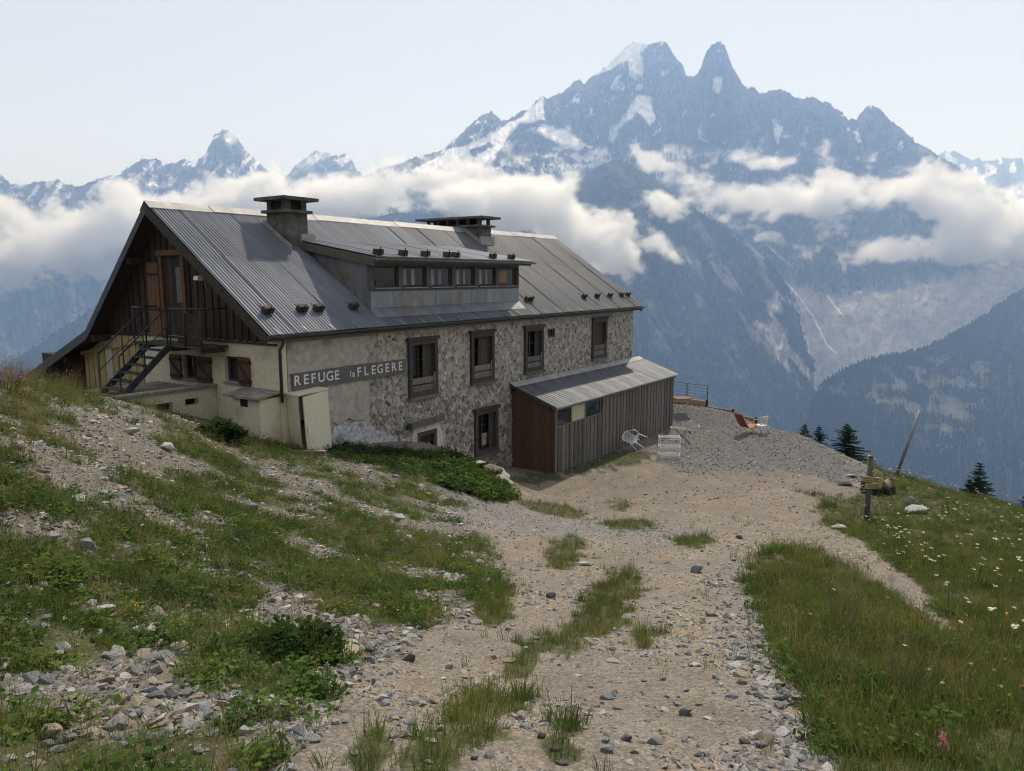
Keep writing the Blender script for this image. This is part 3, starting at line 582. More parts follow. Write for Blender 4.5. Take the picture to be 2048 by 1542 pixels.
# ---------------------------------------------------------------- haze and clouds
def haze():
    o = link(bpy.data.objects.new('haze', MB().box(-16000, 16000, -1800, 14500, -1010, 2650).mesh('haze', None)))
    m = bpy.data.materials.new('haze'); m.use_nodes = True; nt = m.node_tree; nt.nodes.remove(nt.nodes['Principled BSDF'])
    v = nt.nodes.new('ShaderNodeVolumePrincipled'); v.inputs['Color'].default_value = HAZE_C; v.inputs['Density'].default_value = HAZE_D; v.inputs['Anisotropy'].default_value = .25; v.inputs['Absorption Color'].default_value = (1, 1, 1, 1)
    nt.links.new(v.outputs[0], nt.nodes['Material Output'].inputs['Volume']); m.cycles.homogeneous_volume = True
    o.data.materials.append(m); return tag(o, 'blue summer haze filling the valley', None, None, 'stuff')
HAZE_C = (.36,.56,.96,1); HAZE_D = 1.25e-4
haze()
def cloud(name, label, polys, yc, half, vox, dens, seed, soft=26., holes=()):
    P = np.array([q for p in polys for q in p], float); W = at(P[:, 0], P[:, 1], yc)
    mg = half*.5
    x0, x1, z0, z1 = W[:, 0].min()-mg, W[:, 0].max()+mg, W[:, 2].min()-mg, W[:, 2].max()+mg; y0, y1 = yc-half*1.15, yc+half*1.15
    nx, ny, nz = int((x1-x0)/vox)+1, int((y1-y0)/vox)+1, int((z1-z0)/vox)+1
    X = x0+(np.arange(nx)+.5)*(x1-x0)/nx; Yv = y0+(np.arange(ny)+.5)*(y1-y0)/ny; Zv = z0+(np.arange(nz)+.5)*(z1-z0)/nz
    gX, gZ = np.meshgrid(X, Zv, indexing='ij')
    qx, qy = proj(gX, np.full_like(gX, yc), gZ)
    s = np.full(gX.shape, -1e9)
    for p in polys: s = np.maximum(s, pdist(p, qx, qy))
    for p in holes: s = np.minimum(s, -pdist(p, qx, qy))
    s3 = s[:, None, :]; dy = (np.abs(Yv-yc)/half)[None, :, None]
    A, Bq, Cq = np.meshgrid(X, Yv, Zv, indexing='ij')
    nz1 = fbm(A/200, Bq/200, Cq/150+1e-6, o=6, s=seed, g=.6)
    rnd = np.sqrt(np.clip(s3/70., 0, 1))
    val = (s3-10)/soft+nz1*5.6+3.4*fbm(A/70, Bq/70, Cq/52+1e-6, o=5, s=seed+9, g=.7)-np.clip(dy-rnd, -.5, 2)*4.
    d = sstep(0, 2.4, val)**1.3*(.3+.7*sstep(-.25, .3, nz1))*dens
    d[:1] = 0; d[-1:] = 0; d[:, :1] = 0; d[:, -1:] = 0; d[:, :, :1] = 0; d[:, :, -1:] = 0
    me = bpy.data.meshes.new(name); me.vertices.add(d.size)
    a = me.attributes.new('dens', 'FLOAT', 'POINT'); a.data.foreach_set('value', d.astype(np.float32).ravel())
    o = link(bpy.data.objects.new(name, me)); tag(o, label, None, None, 'stuff')
    ng = bpy.data.node_groups.new(name, 'GeometryNodeTree')
    ng.interface.new_socket('Geometry', in_out='INPUT', socket_type='NodeSocketGeometry'); ng.interface.new_socket('Geometry', in_out='OUTPUT', socket_type='NodeSocketGeometry')
    N = ng.nodes.new; Lk = ng.links.new
    gi = N('NodeGroupInput'); go = N('NodeGroupOutput'); vc = N('GeometryNodeVolumeCube'); ps = N('GeometryNodeInputPosition'); sx = N('ShaderNodeSeparateXYZ'); Lk(ps.outputs[0], sx.inputs[0])
    def mth(op, a_, b_=None, c_=None):
        q = N('ShaderNodeMath'); q.operation = op
        for i, v in enumerate((a_, b_, c_)):
            if v is None: continue
            if hasattr(v, 'is_output'): Lk(v, q.inputs[i])
            else: q.inputs[i].default_value = v
        return q.outputs[0]
    ii = []
    for k, (lo, hi, cnt) in enumerate(((x0, x1, nx), (y0, y1, ny), (z0, z1, nz))):
        f = mth('FLOOR', mth('MULTIPLY', mth('SUBTRACT', sx.outputs[k], lo), cnt/(hi-lo)))
        ii.append(mth('MINIMUM', mth('MAXIMUM', f, 0.), float(cnt-1)))
    # integer index arithmetic in two int-rounded steps to stay exact
    fi = [N('FunctionNodeFloatToInt') for _ in range(3)]
    for f, q in zip(fi, ii): f.rounding_mode = 'FLOOR'; Lk(mth('ADD', q, .01), f.inputs[0])
    def im(op, a_, b_):
        q = N('FunctionNodeIntegerMath'); q.operation = op
        for i, v in enumerate((a_, b_)):
            if hasattr(v, 'is_output'): Lk(v, q.inputs[i])
            else: q.inputs[i].default_value = v
        return q.outputs[0]
    idx = im('ADD', im('MULTIPLY', im('ADD', im('MULTIPLY', fi[0].outputs[0], ny), fi[1].outputs[0]), nz), fi[2].outputs[0])
    at_ = N('GeometryNodeInputNamedAttribute'); at_.data_type = 'FLOAT'; at_.inputs[0].default_value = 'dens'
    si = N('GeometryNodeSampleIndex'); si.data_type = 'FLOAT'; si.domain = 'POINT'; si.clamp = True
    Lk(gi.outputs[0], si.inputs['Geometry']); Lk(at_.outputs['Attribute'], si.inputs['Value']); Lk(idx, si.inputs['Index'])
    Lk(si.outputs[0], vc.inputs['Density'])
    vc.inputs['Min'].default_value = (x0, y0, z0); vc.inputs['Max'].default_value = (x1, y1, z1)
    vc.inputs['Resolution X'].default_value = nx; vc.inputs['Resolution Y'].default_value = ny; vc.inputs['Resolution Z'].default_value = nz
    sm = N('GeometryNodeSetMaterial'); sm.inputs['Material'].default_value = M['cloud']
    Lk(vc.outputs[0], sm.inputs[0]); Lk(sm.outputs[0], go.inputs[0])
    md = o.modifiers.new('cloud', 'NODES'); md.node_group = ng
    return o
m = bpy.data.materials.new('cloud'); m.use_nodes = True; nt = m.node_tree; nt.nodes.remove(nt.nodes['Principled BSDF'])
v = nt.nodes.new('ShaderNodeVolumePrincipled'); v.inputs['Color'].default_value = (.98,.98,.98,1); v.inputs['Density'].default_value = 1.; v.inputs['Anisotropy'].default_value = .35; v.inputs['Density Attribute'].default_value = 'density'
nt.links.new(v.outputs[0], nt.nodes['Material Output'].inputs['Volume']); M['cloud'] = m
C1 = [[(-60,378),(0,388),(40,400),(70,428),(110,420),(160,400),(200,385),(215,362),(250,350),(275,370),(330,390),(345,380),(400,378),(470,356),(520,343),(560,350),(600,353),(650,343),(705,343),(760,333),(800,338),(850,343),(900,343),(930,328),(990,333),(1040,343),(1085,343),(1110,355),(1080,388),(1000,400),(900,400),(820,405),(740,435),(700,455),(560,475),(450,485),(330,505),(270,550),(200,560),(140,550),(110,535),(70,545),(60,575),(20,585),(-60,590)]]
C2 = [[(760,418),(830,385),(900,362),(960,350),(1010,344),(1060,345),(1110,343),(1160,326),(1178,328),(1172,360),(1162,385),(1190,393),(1230,403),(1262,428),(1265,460),(1258,480),(1280,500),(1273,535),(1230,550),(1190,545),(1140,515),(1100,485),(1040,470),(990,470),(960,452),(900,440),(840,432)],[(1288,378),(1322,374),(1344,410),(1327,430),(1300,408)],[(1280,478),(1322,466),(1334,495),(1290,504)],[(1310,500),(1332,488),(1384,528),(1362,544)]]
C3 = [[(1262,292),(1310,305),(1350,332),(1400,342),(1440,352),(1500,352),(1560,347),(1610,347),(1640,332),(1690,342),(1750,342),(1790,332),(1850,326),(1900,332),(1940,352),(1975,372),(2000,398),(2048,412),(2130,418),(2130,520),(2048,520),(1950,530),(1850,535),(1780,530),(1710,540),(1660,552),(1612,540),(1602,510),(1640,488),(1700,478),(1760,468),(1830,460),(1870,440),(1840,420),(1760,425),(1700,425),(1620,445),(1540,445),(1450,445),(1400,434),(1365,398),(1320,368),(1285,332)],[(1486,332),(1510,314),(1560,316),(1604,325),(1560,350),(1500,350)],[(1512,470),(1540,458),(1584,468),(1590,492),(1550,504),(1518,488)]]
cloud('cloud_bank', 'long white cloud bank lying in front of the pyramid peak ridge', C1, 5000, 330, 14.5, .014, 201)
cloud('cloud_bank', 'billowing cloud hanging on the left flank of the forested shoulder', C2, 3650, 230, 8.5, .018, 202, soft=24)
cloud('cloud_bank', 'white cloud bank floating below the tower peak', C3, 4750, 260, 11, .014, 203)

# ================================================================ the refuge
ZB = -7.2; L = 20.73; EZ = -1.414; RZ = 2.01; RY = 4.84; EY = -.246; GX = -.49
SL = (RZ-EZ)/(RY-EY); SA = math.atan(SL)
def roof_z(y): return EZ+(y-EY)*SL if y <= RY else (RZ-(y-RY)*.934 if y <= 8.78 else -1.68-(y-8.78)*.389)
H = hthing('mountain_refuge', 0, 0, ZB, 'old stone mountain hut with rusty corrugated roof, two chimneys and dormer', 'house')
def holes_wall(name, mat, parent, x0, x1, z0, z1, holes, y0, y1, axis='x'):
    xs = sorted({x0, x1, *[h[0] for h in holes], *[h[1] for h in holes]}); zs = sorted({z0, z1, *[h[2] for h in holes], *[h[3] for h in holes]})
    inh = lambda a, c: any(h[0] < a < h[1] and h[2] < c < h[3] for h in holes)
    mb = MB(); sol = {}
    for i in range(len(xs)-1):
        for j in range(len(zs)-1): sol[i, j] = not inh((xs[i]+xs[i+1])/2, (zs[j]+zs[j+1])/2)
    def P(a, d, c): return (a, d, c) if axis == 'x' else (d, a, c)
    for (i, j), ok in sol.items():
        if not ok: continue
        a, b_, c_, d_ = xs[i], xs[i+1], zs[j], zs[j+1]
        for yy in (y0, y1): mb.add([P(a, yy, c_), P(b_, yy, c_), P(b_, yy, d_), P(a, yy, d_)], [(0,1,2,3)])
        for (di, dj, q) in ((-1,0,[(a,c_),(a,d_)]), (1,0,[(b_,c_),(b_,d_)]), (0,-1,[(a,c_),(b_,c_)]), (0,1,[(a,d_),(b_,d_)])):
            if not sol.get((i+di, j+dj), False):
                (p, r), (p2, r2) = q; mb.add([P(p, y0, r), P(p2, y0, r2), P(p2, y1, r2), P(p, y1, r)], [(0,1,2,3)])
    return mb.build(name, mat, parent)
WIN = [(4.88,6.02,-3.66,-2.08),(8.0,9.12,-3.57,-2.05),(11.32,12.42,-3.55,-2.05),(16.65,17.78,-3.53,-1.98)]
LOW = (8.2,9.34,-6.22,-4.80); DOOR = (5.14,6.06,-6.2,-4.93); VENT = (12.98,13.42,-2.38,-2.10)
front = holes_wall('front_wall', M['mortar'], H, 0, L, ZB-.8, -1.60, WIN+[LOW, DOOR, VENT], 0, .5)
holes_wall('back_wall', M['plaster_grey'], H, 0, L, ZB, -2.0, [], 8.3, 8.7)
box('far_gable', M['mortar'], H, L-.45, L, .502, 8.298, ZB-.8, -1.60)
far_tri = MB().prism([(L-.3, .0, -1.6), (L-.3, RY, roof_z(RY)-.14), (L-.3, 8.6, -1.7)], [(L-.1, .0, -1.6), (L-.1, RY, roof_z(RY)-.14), (L-.1, 8.6, -1.7)]).build('far_gable_top', M['wood_grey'], H)
GW = [(3.55,4.30,-2.92,-2.22),(1.62,2.30,-2.84,-2.14)]
gable = holes_wall('gable_wall', M['plaster_cream'], H, .502, 6.40, ZB, -1.70, GW, .0, .4, axis='y')
# corner render strip on the long front, then grey render with a broken edge
box('corner_render', M['plaster_cream'], H, -.012, .22, -.03, .501, ZB, -1.66)
def render_patch(name, mat, top, yy):
    n = len(top); return MB().prism([(x, -.002, z) for x, z in top], [(x, yy, z) for x, z in top]).build(name, mat, H)
rr = random.Random(5)
edge = [(2.98+.10*rr.uniform(-1, 1)+.08*math.sin(z*3), z) for z in np.linspace(-4.05, -1.68, 16)]
low = [(x, -4.05+.09*rr.uniform(-1, 1)) for x in np.linspace(2.9, 1.7, 7)]+[(1.6,-4.3),(.9,-4.4),(.24,-4.5)]
render_patch('grey_render', M['plaster_grey'], edge[::-1]+low+[(.24,-1.68)], -.035)
white = [(.26,-4.55),(.9,-4.45),(1.62,-4.35),(1.75,-4.12),(2.3,-4.14),(2.75,-4.13),(3.1,-4.3),(3.35,-4.5),(3.9,-4.7),(4.25,-5.0),(4.3,-5.5),(4.1,-6.2),(.26,-6.2)]
render_patch('white_render', M['plaster_white'], white, -.028)
render_patch('door_render', M['plaster_pale'], [(4.75,-6.3),(4.85,-5.2),(4.95,-4.75),(6.15,-4.72),(6.35,-5.1),(6.45,-6.3),(6.08,-6.3),(6.08,-4.91),(5.12,-4.91),(5.12,-6.3)], -.045)
# ---- stones of the front wall: irregular, each with its own edge and depth
def stones():
    r2 = random.Random(11); cell = (.172, .115); pts = {}
    nx, nz = int((L-2.7)/cell[0])+3, int(5.9/cell[1])+3
    for i in range(-1, nx+1):
        for j in range(-1, nz+1):
            pts[i, j] = (2.75+(i+.5*(j % 2)+r2.uniform(-.46, .46))*cell[0], -7.3+(j+r2.uniform(-.44, .44))*cell[1])
    skip = WIN+[LOW, DOOR, VENT]
    white_p = white
    out = []
    for (i, j), (cx, cz) in pts.items():
        if not (2.85 < cx < L-.03 and -7.3 < cz < -1.72): continue
        if cx > 10.5 and cz < -4.02: continue
        if any(h[0]-.20 < cx < h[1]+.20 and h[2]-.16 < cz < h[3]+.16 for h in skip): continue
        if cx < 4.4 and pdist(white, np.array([cx]), np.array([cz]))[0] > -.05: continue
        if cz > -4.1 and cx < 3.12+.08*math.sin(cz*3): continue
        if 4.7 < cx < 6.5 and cz < -4.65: continue
        poly = [(cx-.4, cz-.4), (cx+.4, cz-.4), (cx+.4, cz+.4), (cx-.4, cz+.4)]
        for di in (-2,-1,0,1,2):
            for dj in (-2,-1,0,1,2):
                q = pts.get((i+di, j+dj))
                if q is None or (di == 0 and dj == 0): continue
                mx, mz = (q[0]+cx)/2, (q[1]+cz)/2; nxx, nzz = q[0]-cx, q[1]-cz; ln = math.hypot(nxx, nzz); nxx /= ln; nzz /= ln
                mx -= nxx*.010; mz -= nzz*.010; new = []
                for k in range(len(poly)):
                    a, b_ = poly[k], poly[(k+1) % len(poly)]
                    da = (a[0]-mx)*nxx+(a[1]-mz)*nzz; db = (b_[0]-mx)*nxx+(b_[1]-mz)*nzz
                    if da <= 0: new.append(a)
                    if da*db < 0: t = da/(da-db); new.append((a[0]+(b_[0]-a[0])*t, a[1]+(b_[1]-a[1])*t))
                poly = new
                if len(poly) < 3: break
            if len(poly) < 3: break
        if len(poly) < 4: continue
        up = max(0, min(1, (cz+4.6)/1.6)); hid = r2.random() < .10+.36*up
        k = (.97 if r2.random() < .7 else .86)-.16*up*r2.random()
        if hid: continue
        poly = [(cx+(x-cx)*k*(1+.05*r2.uniform(-1, 1)), cz+(z-cz)*k*(1+.05*r2.uniform(-1, 1))) for x, z in poly]
        dep = r2.uniform(.010, .05)*(1-.45*up); n = len(poly)
        mb = MB(); A = [(x, .01, z) for x, z in poly]; B_ = [(x, -dep*.55, z) for x, z in poly]
        tx, tz = r2.uniform(-.12, .12), r2.uniform(-.12, .12); C_ = [(cx+(x-cx)*.84, -dep+(x-cx)*tx+(z-cz)*tz, cz+(z-cz)*.84) for x, z in poly]
        mb.add(A+B_+C_, [(q, (q+1) % n, n+(q+1) % n, n+q) for q in range(n)]+[(n+q, n+(q+1) % n, 2*n+(q+1) % n, 2*n+q) for q in range(n)]+[tuple(range(2*n, 3*n))])
        pal = [(.27,.255,.235),(.20,.193,.183),(.32,.29,.25),(.36,.34,.305),(.15,.143,.137),(.29,.235,.185),(.24,.237,.237),(.40,.38,.345)]
        c_ = pal[r2.randrange(len(pal))]; f = r2.uniform(.8, 1.4); c_ = tuple(min(.6, q*f*(1+.12*up)) for q in c_)
        area = abs(sum(poly[q][0]*poly[(q+1) % n][1]-poly[(q+1) % n][0]*poly[q][1] for q in range(n)))/2
        # apparent size falls with distance along the wall
        w = hw(cx, 0, cz); out.append((area/(w[0]**2+w[1]**2), mb, c_))
    out.sort(key=lambda q: -q[0])
    for _, mb, c_ in out[:300]:
        o = mb.build('stone', M['stone'], front); set_col(o.data, [c_]*len(o.data.vertices))
    rest = MB(); cols = []
    for _, mb, c_ in out[300:]: rest.add(mb.v, mb.f); cols += [c_]*len(mb.v)
    o = rest.build('small_stones', M['stone'], front); set_col(o.data, cols); o['kind'] = 'stuff'
stones()
# ---- windows of the long wall
def bars(mb, x0, x1, z0, z1, w, y0, y1):
    mb.box(x0, x1, y0, y1, z1-w, z1); mb.box(x0, x1, y0, y1, z0, z0+w); mb.box(x0, x0+w, y0, y1, z0+w, z1-w); mb.box(x1-w, x1, y0, y1, z0+w, z1-w); return mb
def long_window(x0, x1, z0, z1, boards=True, shut=(.55, 1.), rough=True):
    w = MB(); bars(w, x0-.10, x1+.10, z0-.08, z1+.10, .13, -.10, .10)
    w = w.build('window', M['wood_frame'], H)
    MB().box(x0-.17, x1+.17, -.14, .05, z1+.103, z1+.20).build('lintel', M['wood_frame'], w)
    MB().box(x0-.15, x1+.15, -.16, .06, z0-.17, z0-.083).build('sill', M['wood_grey'], w)
    i0, i1, j0, j1 = x0+.03, x1-.03, z0+.05, z1-.03
    s = MB(); bars(s, i0, i1, j0, j1, .06, .16, .22); s.box((i0+i1)/2-.035, (i0+i1)/2+.035, .16, .22, j0+.06, j1-.06)
    for t in (.36, .66): s.box(i0+.06, i1-.06, .175, .205, j0+(j1-j0)*t-.014, j0+(j1-j0)*t+.014)
    s.build('sash', M['wood_frame'], w)
    for k in (0, 1):
        a = i0+.06 if k == 0 else (i0+i1)/2+.035; b_ = (i0+i1)/2-.035 if k == 0 else i1-.06
        for q in range(3):
            c0 = j0+.06+(j1-j0-.12)*q/3; MB().box(a, b_, .187, .193, c0+.01, c0+(j1-j0-.12)/3-.01).build('pane', M['glass'], w)
    # shutter boards standing half across the opening
    for f0 in np.arange(shut[0], shut[1]-.01, .115):
        a = x0+(x1-x0)*f0; MB().box(a, a+.115*(x1-x0)*.9, .03+.01*rr.random(), .055, z0+.06, z1-.05).build('shutter_board', M['wood_frame'], w)
    if boards:
        for q, zz in enumerate((z0+.06, z0+.30)):
            MB().box(x0+.02, x1-.02, -.05, -.02, zz, zz+.20).build('guard_board', M['wood_grey'], w)
        MB().box(x1-.09, x1-.03, -.085, -.052, z0+.05, z0+.62).build('guard_post', M['wood_grey'], w)
    return w
long_window(*WIN[0], shut=(.56, .98)); long_window(*WIN[1], shut=(.38, .98)); long_window(*WIN[2], shut=(.66, .98)); long_window(*WIN[3], shut=(.1, .9))
w = long_window(*LOW, boards=False, shut=(.72, .98))
MB().box(8.75, 9.1, .16, .172, -6.05, -5.6).build('pale_panel', M['plaster_grey'], w)
w = bars(MB(), DOOR[0]+.005, DOOR[1]-.005, -6.2, DOOR[3]-.005, .11, -.04, .08).build('window', M['wood_brown'], H)
MB().box(DOOR[0]+.11, DOOR[1]-.11, .04, .05, -6.05, DOOR[3]-.12).build('pane', M['glass'], w)
MB().box(5.55, 5.78, .030, .036, -5.9, -5.35).build('paper_notice', M['white_dirty'], w)
MB().beam((4.72,-.12,-4.62),(6.3,-.12,-4.58), .16, .17).build('lintel', M['wood_grey'], H)
MB().box(4.62, 4.86, -.11, -.03, -4.72, -4.56).build('lintel_end', M['wood_frame'], H)
w = bars(MB(), VENT[0]-.03, VENT[1]+.03, VENT[2]-.03, VENT[3]+.03, .05, -.03, .05).build('vent', M['wood_frame'], H)
MB().box(VENT[0], VENT[1], .1, .12, VENT[2], VENT[3]).build('pane', M['black'], w)
MB().box(VENT[0]+.18, VENT[0]+.22, .02, .05, VENT[2]+.02, VENT[3]-.02).build('bar', M['wood_frame'], w)
# ---- gable windows with shutters
def shutter(x, y0, y1, z0, z1, parent):
    n = 3; st = (y1-y0)/n; s = MB().box(x-.045, x-.041, y0+.01, y1-.01, z0+.02, z1-.02).build('shutter', M['wood_brown'], parent)
    for k in range(n): MB().box(x-.04, x-.012, y0+k*st+.004, y0+(k+1)*st-.004, z0, z1).build('board', M['wood_brown'], s)
    zb = MB(); zb.box(x-.07, x-.046, y0+.02, y1-.02, z0+.09, z0+.17); zb.box(x-.07, x-.046, y0+.02, y1-.02, z1-.17, z1-.09)
    zb.beam((x-.058, y0+.05, z0+.17), (x-.058, y1-.05, z1-.17), .07, .022, up=(1,0,0)); zb.build('brace', M['wood_dark'], s)
    MB().box(x-.03, x-.005, y0-.03, y0, z0+.1, z0+.17).box(x-.03, x-.005, y0-.03, y0, z1-.17, z1-.1).build('hinge', M['iron'], s)
def gable_window(y0, y1, z0, z1):
    w = MB(); w.box(.10, .18, y0+.002, y1-.002, z1-.07, z1-.002); w.box(.10, .18, y0+.002, y1-.002, z0+.002, z0+.07); w.box(.10, .18, y0+.002, y0+.07, z0+.07, z1-.07); w.box(.10, .18, y1-.07, y1-.002, z0+.07, z1-.07)
    w = w.build('window', M['wood_frame'], H)
    MB().box(.105, .175, (y0+y1)/2-.03, (y0+y1)/2+.03, z0+.071, z1-.071).build('mullion', M['wood_frame'], w)
    for a, b_ in ((y0+.071, (y0+y1)/2-.031), ((y0+y1)/2+.031, y1-.071)): MB().box(.135, .141, a, b_, z0+.071, z1-.071).build('pane', M['glass'], w)
    MB().box(-.06, .099, y0-.04, y1+.04, z0-.05, z0-.002).build('sill', M['concrete'], w); return w
w = gable_window(*GW[0]); shutter(-.01, 4.36, 4.92, -2.98, -2.24, w); shutter(-.01, 2.90, 3.58, -2.98, -2.22, w)
w = gable_window(*GW[1]); shutter(-.01, 1.16, 1.66, -2.90, -2.12, w)
# ---- wooden gable boards, cut to the slope of the roof
y = .02; k = 0; gb = MB().prism([(.06,.0,-1.62),(.06,RY,RZ-.3),(.06,8.7,-1.86)], [(.10,.0,-1.62),(.10,RY,RZ-.3),(.10,8.7,-1.86)]).build('gable_backing', M['wood_dark'], H)
while y < 8.62:
    wd = .135+.05*rr.random(); y1 = min(y+wd-.008, 8.62); d = .03*(k % 2)+.006*rr.random()
    z0 = -1.72-.03*rr.random()
    zt = [roof_z(q)-.16 for q in (y, y1)]
    segs = [(z0, zt)]
    if y > 3.95 and y1 < 5.13: segs = [(.58, zt)]
    for zz, tt in segs:
        if min(tt) > zz+.03: MB().prism([(.058-d,y,zz),(.058-d,y1,zz),(.058-d,y1,tt[1]),(.058-d,y,tt[0])], [(.03-d,y,zz),(.03-d,y1,zz),(.03-d,y1,tt[1]),(.03-d,y,tt[0])]).build('board', M['wood_dark'], gb)
    y += wd; k += 1
MB().beam((-.03, .0, -1.73), (-.03, 6.4, -1.73), .07, .05).build('drip_board', M['wood_dark'], gb)
# yellow boarded bay under the lower roof
y = 6.42; bay = MB().box(.12, .16, 6.41, 10.3, -5.0, -2.6).prism([(.12,6.41,-2.601),(.12,8.7,-1.95),(.12,10.3,-2.58)], [(.16,6.41,-2.601),(.16,8.7,-1.95),(.16,10.3,-2.58)]).build('boarded_bay', M['wood_dark'], H)
k = 0
while y < 10.28:
    y1 = min(y+.19, 10.28); t0, t1 = min(-1.76, roof_z(y)-.3), min(-1.76, roof_z(y1)-.3); d = .02*(k % 2)
    MB().prism([(.118-d,y,-4.6),(.118-d,y1-.012,-4.6),(.118-d,y1-.012,t1),(.118-d,y,t0)], [(.09-d,y,-4.6),(.09-d,y1-.012,-4.6),(.09-d,y1-.012,t1),(.09-d,y,t0)]).build('board', M['wood_yellow'], bay); y = y1; k += 1
MB().beam((.05,6.35,-1.9),(.05,10.35,-2.55), .1, .12).build('rail', M['wood_yellow'], bay)
MB().box(.02, .6, 10.3, 13.2, -4.9, -2.7).prism([(.02,10.3,-2.69),(.02,10.3,-2.4),(.02,13.2,-3.5),(.02,13.2,-3.6)],[(.6,10.3,-2.69),(.6,10.3,-2.4),(.6,13.2,-3.5),(.6,13.2,-3.6)]).build('back_shed_wall', M['wood_dark'], H)
for y_, z_ in ((6.1, .45), (8.5, -1.93), (10.5, -2.75)):
    MB().beam((-.44, y_, z_), (.3, y_, z_), .16, .2).build('purlin_end', M['wood_dark'], H)
# door of the gable
dr = MB(); dr.box(-.05, .05, 3.90, 4.06, -1.80, .58); dr.box(-.05, .05, 5.02, 5.16, -1.80, .58); dr.box(-.09, .06, 3.82, 5.22, .585, .74)
dr = dr.build('door', M['wood_honey'], H)
for k in range(5): MB().box(.03, .05, 4.07+k*.19, 4.07+(k+1)*.19-.012, -1.80, .575).build('board', M['wood_dark'], dr)
MB().box(.018, .028, 4.12, 4.42, -.75, .25).build('pane', M['glass'], dr)
dl = MB()
for k in range(3): dl.box(-.075, -.045, 5.18+k*.2, 5.18+(k+1)*.2-.012, -1.75, .40)
dl = dl.build('door_leaf', M['wood_honey'], H)
MB().box(-.10, -.077, 5.2, 5.75, .02, .10).box(-.10, -.077, 5.2, 5.75, -1.0, -.92).build('strap_hinge', M['iron'], dl)
# ---- roof
rf = MB()
t = .10
F_ = [(EY+.02, EZ-.05), (RY, RZ-.05), (8.78, -1.73), (13.46, -3.55)]
def off(p, h): return (p[0], p[1]-h)
prof = F_+[off(q, .11) for q in F_[::-1]]
roof = MB()
for a, b_ in ((0, 1), (1, 2), (2, 3)):
    q = [F_[a], F_[b_], off(F_[b_], .11), off(F_[a], .11)]
    roof.prism([(GX+.03, y_, z_) for y_, z_ in q], [(L+.46, y_, z_) for y_, z_ in q])
roof = roof.build('roof', M['wood_dark'], H)
def corr_mesh(name, width, length, pitch, amp, mat, seg=6):
    nseg = int(round(width/pitch))*seg; x = np.linspace(0, width, nseg+1); z = amp*np.cos(x/pitch*2*np.pi)
    ys = np.linspace(0, length, 4); V = np.array([(xx, yy, zz) for yy in ys for xx, zz in zip(x, z)])
    me = np_mesh(name, V, grid_faces(4, nseg+1)[:, ::-1], mat, True)
    return me
SLEN = (RY-EY)/math.cos(SA)
def put_sheet(me, x, y, z, rx, parent, nm='roof_sheet', rz=0.):
    o = bpy.data.objects.new(nm, me); link(o, parent); og = ORG[root_of(parent).name]
    o.location = (x-og[0], y-og[1], z-og[2]); o.rotation_euler = (rx, 0, rz); return o
NCOL = 26; CWD = (L-GX+.49)/NCOL; PIT = CWD/8
yr = 2.62; l1 = (yr-EY)/math.cos(SA)+.12; l2 = (RY-yr)/math.cos(SA)
ms = {k: (corr_mesh('roof_sheet', CWD+PIT*.5, l1, PIT, .019, M[k]), corr_mesh('roof_sheet', CWD+PIT*.5, l2, PIT, .019, M[k])) for k in ('roof_metal', 'roof_brown')}
for i in range(NCOL):
    mk = 'roof_metal' if i < 12 else 'roof_brown'
    for j in (0, 1):
        y0 = EY-.05 if j == 0 else yr
        h = .008+.005*(i % 2)+.010*j; dz = rr.uniform(0, .004)
        put_sheet(ms[mk][j], GX+i*CWD, y0, EZ+(y0-EY)*SL+h+dz, SA+rr.uniform(-.001, .001), roof)
# ridge capping
for k in range(11):
    x0 = GX-.03+k*(L+1.02)/11; x1 = x0+(L+1.02)/11+.04; h = .045+.012*(k % 2)
    sgv = .05*math.sin(k*.6)
    A = [(x0,RY-.26,RZ-.26*SL+h+.01),(x0,RY,RZ+h+.035),(x0,RY+.26,RZ-.26*.934+h+.02),(x0,RY+.26,RZ-.26*.934+h),(x0,RY,RZ+h+.012),(x0,RY-.26,RZ-.26*SL+h-.01)]
    MB().prism(A, [(x1, b_, c_-.006) for _, b_, c_ in A]).build('ridge_cap', M['alu'], roof)
# back slope sheet and bargeboards
MB().prism([(GX,RY+.01,RZ),(GX,8.78,-1.67),(GX,8.78,-1.70),(GX,RY+.01,RZ-.03)], [(L+.48,RY+.01,RZ),(L+.48,8.78,-1.67),(L+.48,8.78,-1.70),(L+.48,RY+.01,RZ-.03)]).build('back_slope', M['roof_far'], roof)
MB().prism([(GX,8.781,-1.67),(GX,13.5,-3.49),(GX,13.5,-3.53),(GX,8.781,-1.71)], [(L+.48,8.781,-1.67),(L+.48,13.5,-3.49),(L+.48,13.5,-3.53),(L+.48,8.781,-1.71)]).build('lower_back_slope', M['roof_far'], roof)
for xx, nm in ((GX-.035, 'bargeboard'), (L+.465, 'bargeboard')):
    for a, b_ in ((0, 1), (1, 2), (2, 3)):
        q = [off(F_[a], -.035), off(F_[b_], -.035), off(F_[b_], .26), off(F_[a], .24)]
        MB().prism([(xx, y_, z_) for y_, z_ in q], [(xx+.04, y_, z_) for y_, z_ in q]).build(nm, M['wood_frame'] if a == 0 else M['steel_dark'], roof)
